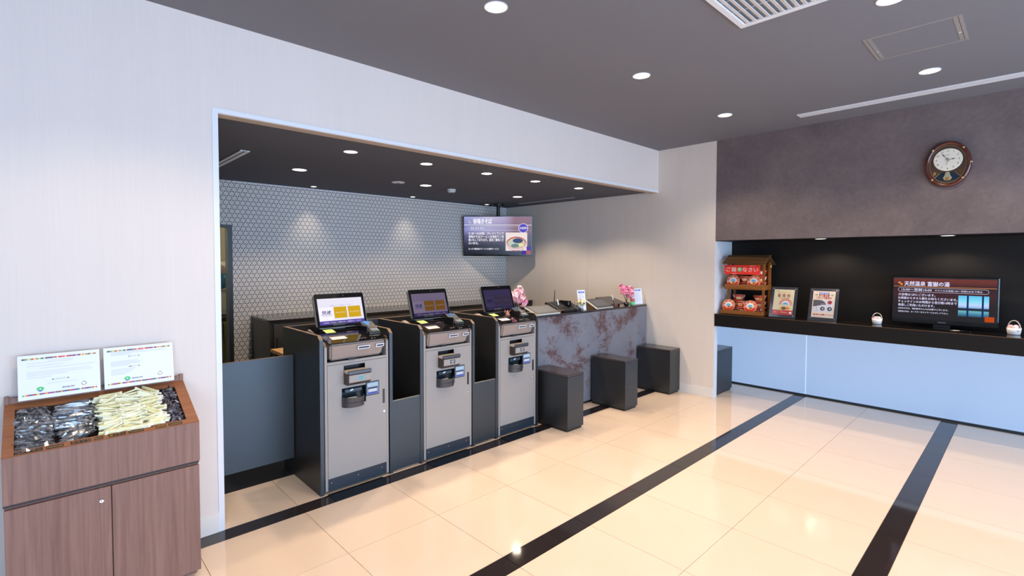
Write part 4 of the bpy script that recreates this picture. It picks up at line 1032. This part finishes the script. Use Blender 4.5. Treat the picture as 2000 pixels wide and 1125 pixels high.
# ------------------------------------------------------------------ amenity cabinet, its signs and its contents
CY0, CY1, CX = -.122, .572, .40
cb = thing('amenity_cabinet', 'purple-brown wooden cabinet with sloping open tray of toiletries by the left wall', 'cabinet', (0, (CY0+CY1)/2, 0))
hy = (CY1-CY0)/2
MB().prism([(.012, .05), (CX-.022, .05), (CX-.022, .575), (.012, .575)], -hy+.004, hy-.004, 'y').build('carcass', M_WOOD, cb)
MB().box(.03, CX-.05, -hy+.01, hy-.01, 0, .05).build('plinth', M_WOOD, cb)
MB().prism([(CX-.016, .592), (CX, .592), (CX, .787), (CX-.016, .793)], -hy, hy, 'y').build('front_fascia', M_WOOD, cb)
for y in (-hy, hy-.016): MB().prism([(.012, .592), (CX-.016, .592), (CX-.016, .793), (.012, .936)], y, y+.016, 'y').build('side_board', M_WOOD, cb)
MB().box(.012, .028, -hy+.016, hy-.016, .575, .958).build('rear_board', M_WOOD, cb)
MB().box(.012, CX-.02, -hy, hy, .575, .592).build('shadow_board', mat('groove_brown', (70, 54, 48), .6), cb)
for i, (y0, y1) in enumerate(((-hy+.003, .224-.225-.0015), (.224-.225+.0015, hy-.003))):
    d = MB().box(CX-.021, CX-.002, y0, y1, .035, .570).build('door', M_WOOD, cb, bevel=.0015)
    if i == 0:
        MB().lathe([(.0095, 0), (.0095, .004), (.007, .006)], CX-.002, y1-.034, .513, 18, 'x').build('lock', M_CHROME, d)
        MB().box(CX+.0035, CX+.0046, y1-.0348, y1-.0332, .508, .518).build('key_slot', M_BLACK, d)
# sloping rim
SL = Vector((CX, 0, -.152)); SLn = SL.length; S = SL.normalized(); N = Vector((.152, 0, CX)).normalized()
T = Fr((0, 0, .942), S, (0, 1, 0), N)           # a: down the slope from the wall, b: along the wall
r0, r1, q0, q1 = .075, .392, -hy+.036, hy-.048
for nm, (a, b, c, d) in (('top_rim', (.02, r0, -hy, hy)), ('front_rim', (r1, SLn, -hy, hy)), ('left_rim', (r0, r1, -hy, q0)), ('right_rim', (r0, r1, q1, hy))):
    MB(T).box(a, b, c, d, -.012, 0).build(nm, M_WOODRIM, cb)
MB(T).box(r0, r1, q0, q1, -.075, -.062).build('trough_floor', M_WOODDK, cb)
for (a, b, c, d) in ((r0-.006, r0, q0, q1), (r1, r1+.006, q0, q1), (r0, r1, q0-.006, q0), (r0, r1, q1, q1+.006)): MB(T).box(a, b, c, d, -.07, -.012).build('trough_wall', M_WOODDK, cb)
bins = [q0, q0+.125, q0+.277, q0+.537, q1]
for b in bins[1:-1]: MB(T).box(r0, r1, b-.0015, b+.0015, -.065, -.02).build('divider', M_WOODDK, cb)
for y in (-hy+.0, hy-.016): MB().box(.012, .034, y, y+.016, .93, .965).build('rear_corner', M_WOOD, cb)
LBL = mat('label_black', (34, 26, 22), .5); GOLD = mat('label_gold', (196, 150, 80), .4)
LT = Fr(T(0, 0, .0006), (0, 1, 0), -S, N)       # reading frame: across along the wall, up the slope
for y0, y1, s in ((q0, q0+.088, 'ヘアブラシ'), (q0+.098, q0+.154, 'Hairbrush'), (q0+.176, q0+.244, 'カミソリ'), (q0+.254, q0+.286, 'Razor'), (q0+.305, q0+.367, '歯ブラシ'), (q0+.378, q0+.434, 'Toothbrush'), (q0+.482, q0+.522, '綿棒'), (q0+.532, q0+.588, 'Cottonswab')):
    lb = MB(LT).rect(y0, y1, -SLn+.006, -SLn+.026, 0).build('bin_label', LBL, cb)
    text(s, LT, (y0+y1)/2, -SLn+.010, .017, GOLD, lb, 'lettering', 'CENTER', (y1-y0)*.88, .02, .0006)

def sign(y0, label, dots, x0):
    t = thing('notice_board', label, 'sign', (x0, y0, .948), 0, 'white notice boards above the amenity cabinet')
    W, H = .292, .205
    F = Fr((0, 0, 0), (0, 1, 0), (-.035, 0, .205))
    c = MB(F).box(0, W, 0, H, -.006, 0).build('board', mat('board_white', (226, 227, 232), .35), t, bevel=.001)
    rd = random.Random(5); pal = [(220, 60, 70), (236, 160, 60), (90, 90, 100), (120, 80, 160), (80, 170, 140), (240, 210, 120), (200, 70, 110), (70, 90, 140), (230, 120, 90)]
    n = 46
    for b in (.018, H-.022):
        for i in range(n):
            a = .014+(W-.028)*i/n; MB(F).rect(a, a+(W-.028)/n, b, b+.007, .0006).build('colour_patch', ink(pal[rd.randrange(len(pal))]), c)
    def dash(a, b, ln, col, h=.0022):
        MB(F).rect(a, a+ln, b, b+h, .0006).build('text_line', ink(col), c)
    if not dots:
        for b, a, ln, al in ((.172, .105, .09, 0), (.165, .03, .16, 0), (.152, .03, .13, 0), (.140, .075, .20, 0), (.124, .03, .225, 0), (.116, .03, .235, 0), (.108, .03, .14, 0), (.098, .03, .085, 0)):
            dash(a, b, ln, (206, 198, 206))
        text('●エコアメニティ●', F, .5*W, .080, .008, ink((90, 90, 96)), c, 'lettering', 'CENTER', .06)
        dash(.10, .066, .11, (206, 200, 206))
    else:
        for b, a, ln in ((.178, .028, .14), (.171, .028, .23), (.164, .028, .08), (.130, .028, .11), (.123, .028, .12), (.116, .028, .12), (.109, .028, .07), (.09, .028, .10), (.082, .028, .09), (.074, .028, .08), (.066, .028, .06)):
            dash(a, b, ln, (188, 190, 222))
        text('●アメニティ●', F, .42*W, .150, .009, ink((130, 120, 120)), c, 'lettering', 'CENTER', .045); text('●歯ブラシ●', F, .42*W, .098, .009, ink((150, 110, 110)), c, 'lettering', 'CENTER', .045)
    ga, gb = (.075, .045) if not dots else (.092, .042)
    MB(F).disc(ga, gb, .013, .0006, 16, .010).build('green_emblem', ink((86, 196, 120)), c)
    MB(F).disc(ga, gb-.009, .007, .0009, 12, .004).build('emblem_base', ink((120, 130, 200)), c); MB(F).disc(ga, gb, .003, .0009, 10).build('emblem_mark', ink((240, 250, 240)), c)
    text('dormy inn', F, ga+.075 if not dots else ga+.018, .037, .012, ink((80, 76, 120)), c, 'lettering', 'LEFT', .045, .02, shear=.1)
    sa, sb = W-.062, .047
    for i in range(12):
        a = 2*math.pi*i/12; MB(F).rect(sa+.0085*math.cos(a)-.0016, sa+.0085*math.cos(a)+.0016, sb+.0085*math.sin(a)-.0016, sb+.0085*math.sin(a)+.0016, .0006).build('ring_patch', ink(pal[i % len(pal)]), c)
    return t
sign(-.075, 'left white notice board with rainbow border on the amenity cabinet', False, .082)
sign(.232, 'right white notice board with rainbow border and blue text on the amenity cabinet', True, .080)

# contents, each pack an object of its own
CO = Vector((0, (CY0+CY1)/2, 0))
def place(proto, label, cat, group, a, b, c, rot, first):
    o = proto if first else copy_tree(proto)
    R = Matrix((S, Vector((0, 1, 0)), N)).transposed() @ rot.to_matrix()
    o.rotation_mode = 'QUATERNION'; o.rotation_quaternion = R.to_quaternion()
    o.location = CO+T(a, b, c)
    o['label'] = label; o['category'] = cat; o['group'] = group
    if cat == 'hairbrush': o.scale = (.85, .76, .85)
    return o
from mathutils import Euler
rd = random.Random(21)
def crumple(name, lx, ly, lz, m, nx=5, ny=9, amp=.3, rs=1):
    """a pillow pack, long along y"""
    r = random.Random(rs); mb = MB(); g = []
    for side in (1, -1):
        grid = []
        for j in range(ny+1):
            row = []
            for i in range(nx+1):
                u, v = i/nx*2-1, j/ny*2-1
                h = (1-abs(u)**3)*(1-abs(v)**6)*lz*.5*side
                row.append(mb.V((u*lx/2*(1+amp*.2*r.uniform(-1, 1)), v*ly/2*(1+.02*r.uniform(-1, 1)), h+amp*lz*.5*r.uniform(-1, 1)*(1 if 0 < i < nx and 0 < j < ny else .3))))
            grid.append(row)
        for j in range(ny):
            for i in range(nx): mb.bm.faces.new([grid[j][i], grid[j][i+1], grid[j+1][i+1], grid[j+1][i]])
    return mb
# toothbrush packs: cream paper sleeves standing on edge in two swirling rows
tb_ = []
for i, c in enumerate(((236, 232, 190), (240, 238, 206), (230, 222, 170), (242, 240, 214))):
    o = MB().box(-.0036, .0036, -.046, .046, -.011, .011).build('toothbrush_pack', mat('sleeve_%d' % i, c, .6), None, bevel=.002)
    MB().box(-.0039, .0039, .036, .0455, -.0112, .0112).build('sealed_end', mat('sleeve_end', (246, 244, 226), .6), o); tb_.append(o)
used = set()
b0_, b1_ = bins[2]+.004, bins[3]-.004
LT_ = 'cream paper toothbrush pack in the heap of the third bin'
for col in range(3):
    cy = b0_+.044+(b1_-b0_-.088)*col/2
    for layer in range(2):
        for i in range(38):
            t_ = (i+.5)/38; a = r0+.004+(r1-r0-.012)*t_
            k = rd.randrange(4)
            swirl = .5*math.sin(t_*9+col*2.2)+rd.uniform(-.35, .35)
            place(tb_[k], LT_, 'toothbrush', 'cream toothbrush packs', a+rd.uniform(-.004, .004), cy+rd.uniform(-.016, .016), -.034+.030*layer+rd.uniform(-.006, .010),
                  Euler((rd.uniform(-.35, .35), rd.uniform(-.3, .95), swirl)), k not in used); used.add(k)
for i in range(16):
    k = rd.randrange(4)
    place(tb_[k], LT_, 'toothbrush', 'cream toothbrush packs', r1-.004-.007*(i % 2)+rd.uniform(-.003, .003), b0_+.045+(b1_-b0_-.09)*((i % 4)+.5)/4+rd.uniform(-.012, .012), -.006+.005*(i//4), Euler((rd.uniform(-.1, .1), 1.2+rd.uniform(-.2, .3), rd.uniform(-.15, .15))), False)
# razor packs
M_RZ = mat('razor_grey', (70, 72, 78), .4)
rz_ = []
for i in range(2):
    o = MB().box(-.004, .004, -.055, .045, -.003, .003).build('razor_pack', M_RZ, None, bevel=.001)
    MB().box(-.018, .018, .042, .054, -.004, .004).build('razor_head', mat('razor_head', (40, 42, 48), .35), o)
    crumple('w', .034, .135, .018, M_FILM, 6, 6, .7, i).build('wrapper', M_FILM, o); rz_.append(o)
used = set(); n = 0
for layer in range(2):
    for i in range(26):
        k = rd.randrange(2)
        a = r0+.012+(r1-r0-.03)*(i+.5)/26
        turn = rd.uniform(-.25, .25) if a < r0+.2 else rd.uniform(.5, 1.4)
        place(rz_[k], 'clear wrapped grey razor in the heap of the second bin', 'razor', 'wrapped razors', a, (bins[1]+bins[2])/2+rd.uniform(-.012, .012), -.045+.03*layer+rd.uniform(0, .01),
              Euler((rd.uniform(-.1, .15), rd.uniform(-.6, .6), turn)), k not in used); used.add(k)
# hairbrush packs
M_HB = mat('hairbrush_black', (24, 21, 21), .35)
hb_ = []
for i in range(2):
    m = MB(); prof = [(-.075, .004), (-.02, .006), (.0, .009), (.02, .017), (.05, .019), (.072, .012), (.078, .002)]
    for (y0, w0), (y1, w1) in zip(prof, prof[1:]):
        v = [m.V(p) for p in ((-w0, y0, -.005), (w0, y0, -.005), (w1, y1, -.005), (-w1, y1, -.005), (-w0, y0, .005), (w0, y0, .005), (w1, y1, .005), (-w1, y1, .005))]
        for q in ((0, 3, 2, 1), (4, 5, 6, 7), (0, 1, 5, 4), (1, 2, 6, 5), (2, 3, 7, 6), (3, 0, 4, 7)): m.bm.faces.new([v[j] for j in q])
    o = m.build('hairbrush_pack', M_HB, None)
    m = MB()
    for bx_ in range(-2, 3):
        for by in range(5): m.box(bx_*.006-.0012, bx_*.006+.0012, .018+by*.011, .021+by*.011, .005, .014)
    bs = m.build('bristle_field', M_HB, o); bs['kind'] = 'stuff'
    crumple('w', .060, .168, .036, M_FILM, 6, 11, .5, 7+i).build('wrapper', M_FILM, o); hb_.append(o)
used = set()
for layer in range(2):
    for i in range(16):
        k = rd.randrange(2); a = r0+.018+(r1-r0-.036)*(i+.5)/15
        place(hb_[k], 'clear wrapped black hairbrush in the heap of the leftmost bin', 'hairbrush', 'wrapped hairbrushes', a, (bins[0]+bins[1])/2+rd.uniform(-.006, .006), -.042+.026*layer+rd.uniform(0, .008),
              Euler((rd.uniform(-.12, .12), rd.uniform(-.9, .9), rd.choice((0, math.pi))+rd.uniform(-.38, .38))), k not in used); used.add(k)
# cotton swab sachets
sw_ = []
for i, c in enumerate(((88, 82, 90), (126, 120, 128), (56, 52, 60), (176, 172, 178))):
    o = crumple('s', .011, .030, .005, M_FILM, 2, 4, .5, 30+i)
    o = o.build('cotton_swab_sachet', mat('sachet_%d' % i, c, .3), None); MB().box(-.0056, .0056, .0125, .0152, -.0008, .0008).build('sealed_end', mat('sachet_end', (120, 112, 120), .3), o); sw_.append(o)
used = set()
for i in range(190):
    k = rd.choice((0, 0, 0, 1, 1, 2, 2, 3))
    a = rd.uniform(r0+.008, r1-.01); b = rd.uniform(bins[3]+.010, q1-.010)
    place(sw_[k], 'tiny dark cotton swab sachet in the heap of the rightmost bin', 'cotton swabs', 'dark cotton swab sachets', a, b, -.030+.002*(i % 10)+rd.uniform(-.004, .012),
          Euler((rd.uniform(-1.1, 1.1), rd.uniform(-.8, .8), rd.uniform(0, 6.28))), k not in used); used.add(k)
MB(T).box(r0+.002, r1-.002, bins[3]+.003, q1-.002, -.061, -.030).build('bin_filling', mat('sachet_0', (58, 52, 60), .3), cb, kind='stuff')

# ------------------------------------------------------------------ ceiling fittings
vt = thing('return_air_grille', 'white return air grille in the main ceiling at the top edge', 'air vent', (2.05, 3.005, ZC))
for nm, b in (('frame', (0, .035, -.66, 0)), ('frame', (.625, .66, -.66, 0)), ('frame', (.035, .625, -.66, -.625)), ('frame', (.035, .625, -.035, 0))):
    MB().box(b[0], b[1], b[2], b[3], -.012, .0).build(nm, M_WHITE, vt, bevel=.002)
MB().box(.035, .625, -.625, -.035, -.001, .0).build('dark_backing', mat('vent_dark', (110, 118, 128), .8), vt)
sl = None
for i in range(16):
    x = .054+.0368*i
    if sl is None:
        sl = MB().prism([(-.011, -.004), (.011, -.011), (.012, -.009), (-.010, -.002)], -.624, -.036, 'y').build('slat', M_WHITE, vt); me = sl.data; sl.location = (x, 0, 0)
    else: link('slat', me, vt).location = (x, 0, 0)
for i in range(3): MB().box(.035, .625, -.20-.15*i, -.197-.15*i, -.003, -.001).build('stay', M_WHITE, vt)
def hatch(x0, x1, y0, y1, z, label, bright):
    t = thing('ceiling_hatch', label, 'access hatch', ((x0+x1)/2, (y0+y1)/2, z))
    a, b = (x1-x0)/2, (y1-y0)/2; mf = mat('hatch_frame_%d' % bright, (bright, bright-4, bright-6), .4, metal=.2); w_ = .016 if bright > 110 else .007
    for c in ((-a, -a+w_, -b, b), (a-w_, a, -b, b), (-a+w_, a-w_, -b, -b+w_), (-a+w_, a-w_, b-w_, b)): MB().box(*c, -.0035, 0).build('frame', mf, t)
    MB().box(-a+w_+.002, a-w_-.002, -b+w_+.002, b-w_-.002, -.0015, 0).build('cover', M_CEIL if bright > 110 else M_CEIL2, t)
    if bright > 110:
        for s in (-1, 1): MB().box(s*(a-.03)-.010, s*(a-.03)+.010, -b+.02, b-.02, -.0028, -.0012).build('latch_rail', mf, t)
        MB().lathe([(.006, -.005), (.006, 0)], a-.03, .06, 0, 10).build('latch', M_WHITE, t); MB().lathe([(.004, -.005), (.004, 0)], -a+.03, .05, 0, 10).build('latch', M_WHITE, t)
hatch(2.498, 2.957, 3.722, 4.168, ZC, 'square access hatch with metal frame in the main ceiling', 158)
hatch(-1.90, -1.40, 4.06, 4.50, ZA, 'faint square access hatch in the alcove ceiling', 92)
def slot(x0, x1, y, z, wd, label, group='slot diffusers', m=M_WHITE):
    t = thing('slot_diffuser', label, 'air vent', ((x0+x1)/2, y, z), 0, group); a = (x1-x0)/2
    w3 = wd/2
    for c in ((-w3, -w3*.25), (w3*.15, w3)): MB().box(-a, a, c[0], c[1], -.008, 0).build('rail', m, t, bevel=.001)
    for s in (-1, 1): MB().box(s*a-(.006 if s > 0 else 0), s*a+(.006 if s < 0 else 0), -w3*.38, w3*.38, -.008, 0).build('end_cap', m, t)
    MB().box(-a+.006, a-.006, -w3*.38, w3*.38, -.0012, 0).build('slot_backing', mat('slot_dark', (40, 42, 48), .8), t)
slot(1.70, 5.2, 5.225, ZC, .115, 'long white slot diffuser in the main ceiling along the brown wall')
slot(-2.75, -1.04, 1.205, ZA, .07, 'slot diffuser at the left end of the alcove ceiling')
slot(-2.16, -1.095, 5.33, ZA, .055, 'narrow grey slot diffuser in the alcove ceiling by the end wall', m=mat('grey_slot', (150, 152, 158), .4))
sm = thing('smoke_detector', 'white round smoke detector on the alcove ceiling', 'smoke detector', (-1.655, 3.675, ZA))
MB().lathe([(.052, 0), (.052, -.012), (.047, -.016), (.047, -.028), (.040, -.036), (.0005, -.037)], seg=24).build('body', M_WHITE, sm, smooth=False)
MB().lathe([(.048, -.019), (.049, -.0195), (.049, -.024), (.048, -.0245)], seg=24, cap=False).build('sensor_ring', mat('ring_grey', (160, 160, 164), .5), sm)
sp_ = thing('ceiling_sensor', 'flat white sensor disc on the alcove ceiling left of the smoke detector', 'sensor', (-1.617, 2.915, ZA))
MB().lathe([(.072, 0), (.072, -.004), (.055, -.009)], seg=24).build('disc', M_WHITE, sp_)
MB().lathe([(.022, -.009), (.019, -.016), (.0005, -.017)], seg=16).build('eye', mat('grey_eye', (120, 122, 126), .4), sp_)

# ------------------------------------------------------------------ store room things glimpsed through the doorway
sh_ = thing('store_shelf', 'metal store shelf seen through the narrow dark doorway', 'shelf', (-3.7, 1.2, 0))
for y in (-.75, 1.15):
    for x in (-.25, .25): MB().box(x-.015, x+.015, y-.015, y+.015, 0, 2.0).build('post', M_GUN, sh_)
for z in (.12, .62, 1.19): MB().box(-.26, .26, -.76, 1.16, z, z+.025).build('shelf_board', mat('cream_shelf', (206, 206, 190), .5), sh_)
MB().box(.25, .258, -.74, 1.14, .98, 1.0).build('wire_rail', M_SILVER, sh_)
def lump(name, label, cat, loc, r, m, sq, n=5, seed=1):
    t = thing(name, label, cat, loc); rr = random.Random(seed)
    mb = MB()
    for i in range(n): blob(mb, (rr.uniform(-.06, .06), rr.uniform(-.13, .13), r*sq*1.1+rr.uniform(0, .05)), r*rr.uniform(.8, 1.1), 12, 7, sq)
    mb.build('bundle', m, t, smooth=True)
lump('linen_bag', 'cream linen bundle on the top board of the store shelf', 'bag', (-3.62, 1.69, 1.30), .16, mat('cream_linen', (214, 200, 170), .8), .7)
lump('linen_bag', 'white linen bundle at the back of the store shelf', 'bag', (-3.74, 1.32, 1.30), .17, mat('white_linen', (226, 222, 206), .8), .7, seed=4)
lump('blue_cloth', 'folded blue cloth under the linen on the store shelf', 'cloth', (-3.58, 1.66, 1.216), .17, mat('blue_linen', (96, 156, 190), .8), .62, 6, 3)
bb_ = thing('wire_basket', 'dark wire basket of papers on the middle board of the store shelf', 'basket', (-3.6, 1.66, .646))
MB().box(-.18, .18, -.3, .3, 0, .26).build('papers', mat('dark_papers', (76, 68, 52), .8), bb_)
for z in (.05, .12, .19, .26): MB().tube([(.185, -.3, z), (.185, .3, z)], .004, 5).build('wire', M_SILVER, bb_)
for i in range(4):
    y = 1.545+.052*i
    s_ = thing('bamboo_mat', 'rolled yellow-green mat at the foot of the store shelf, %s from the left' % ('first', 'second', 'third', 'fourth')[i], 'mat', (-3.30, y, 0), 0, 'rolled yellow-green mats')
    MB().lathe([(.024, 0), (.024, .86)], seg=10).build('roll', mat('mat_%d' % (i % 3), ((126, 116, 52), (150, 140, 70), (96, 92, 44))[i % 3], .7), s_)
    MB().lathe([(.025, .3), (.025, .33)], seg=10).build('tie', mat('tie_dark', (60, 56, 36), .7), s_)
l = bpy.data.lights.new('store_lamp', 'POINT'); l.energy = 45; l.color = (1, .96, .84); l.shadow_soft_size = .15
o = bpy.data.objects.new('store_lamp', l); C.objects.link(o); o.location = (-3.5, .4, 2.3)
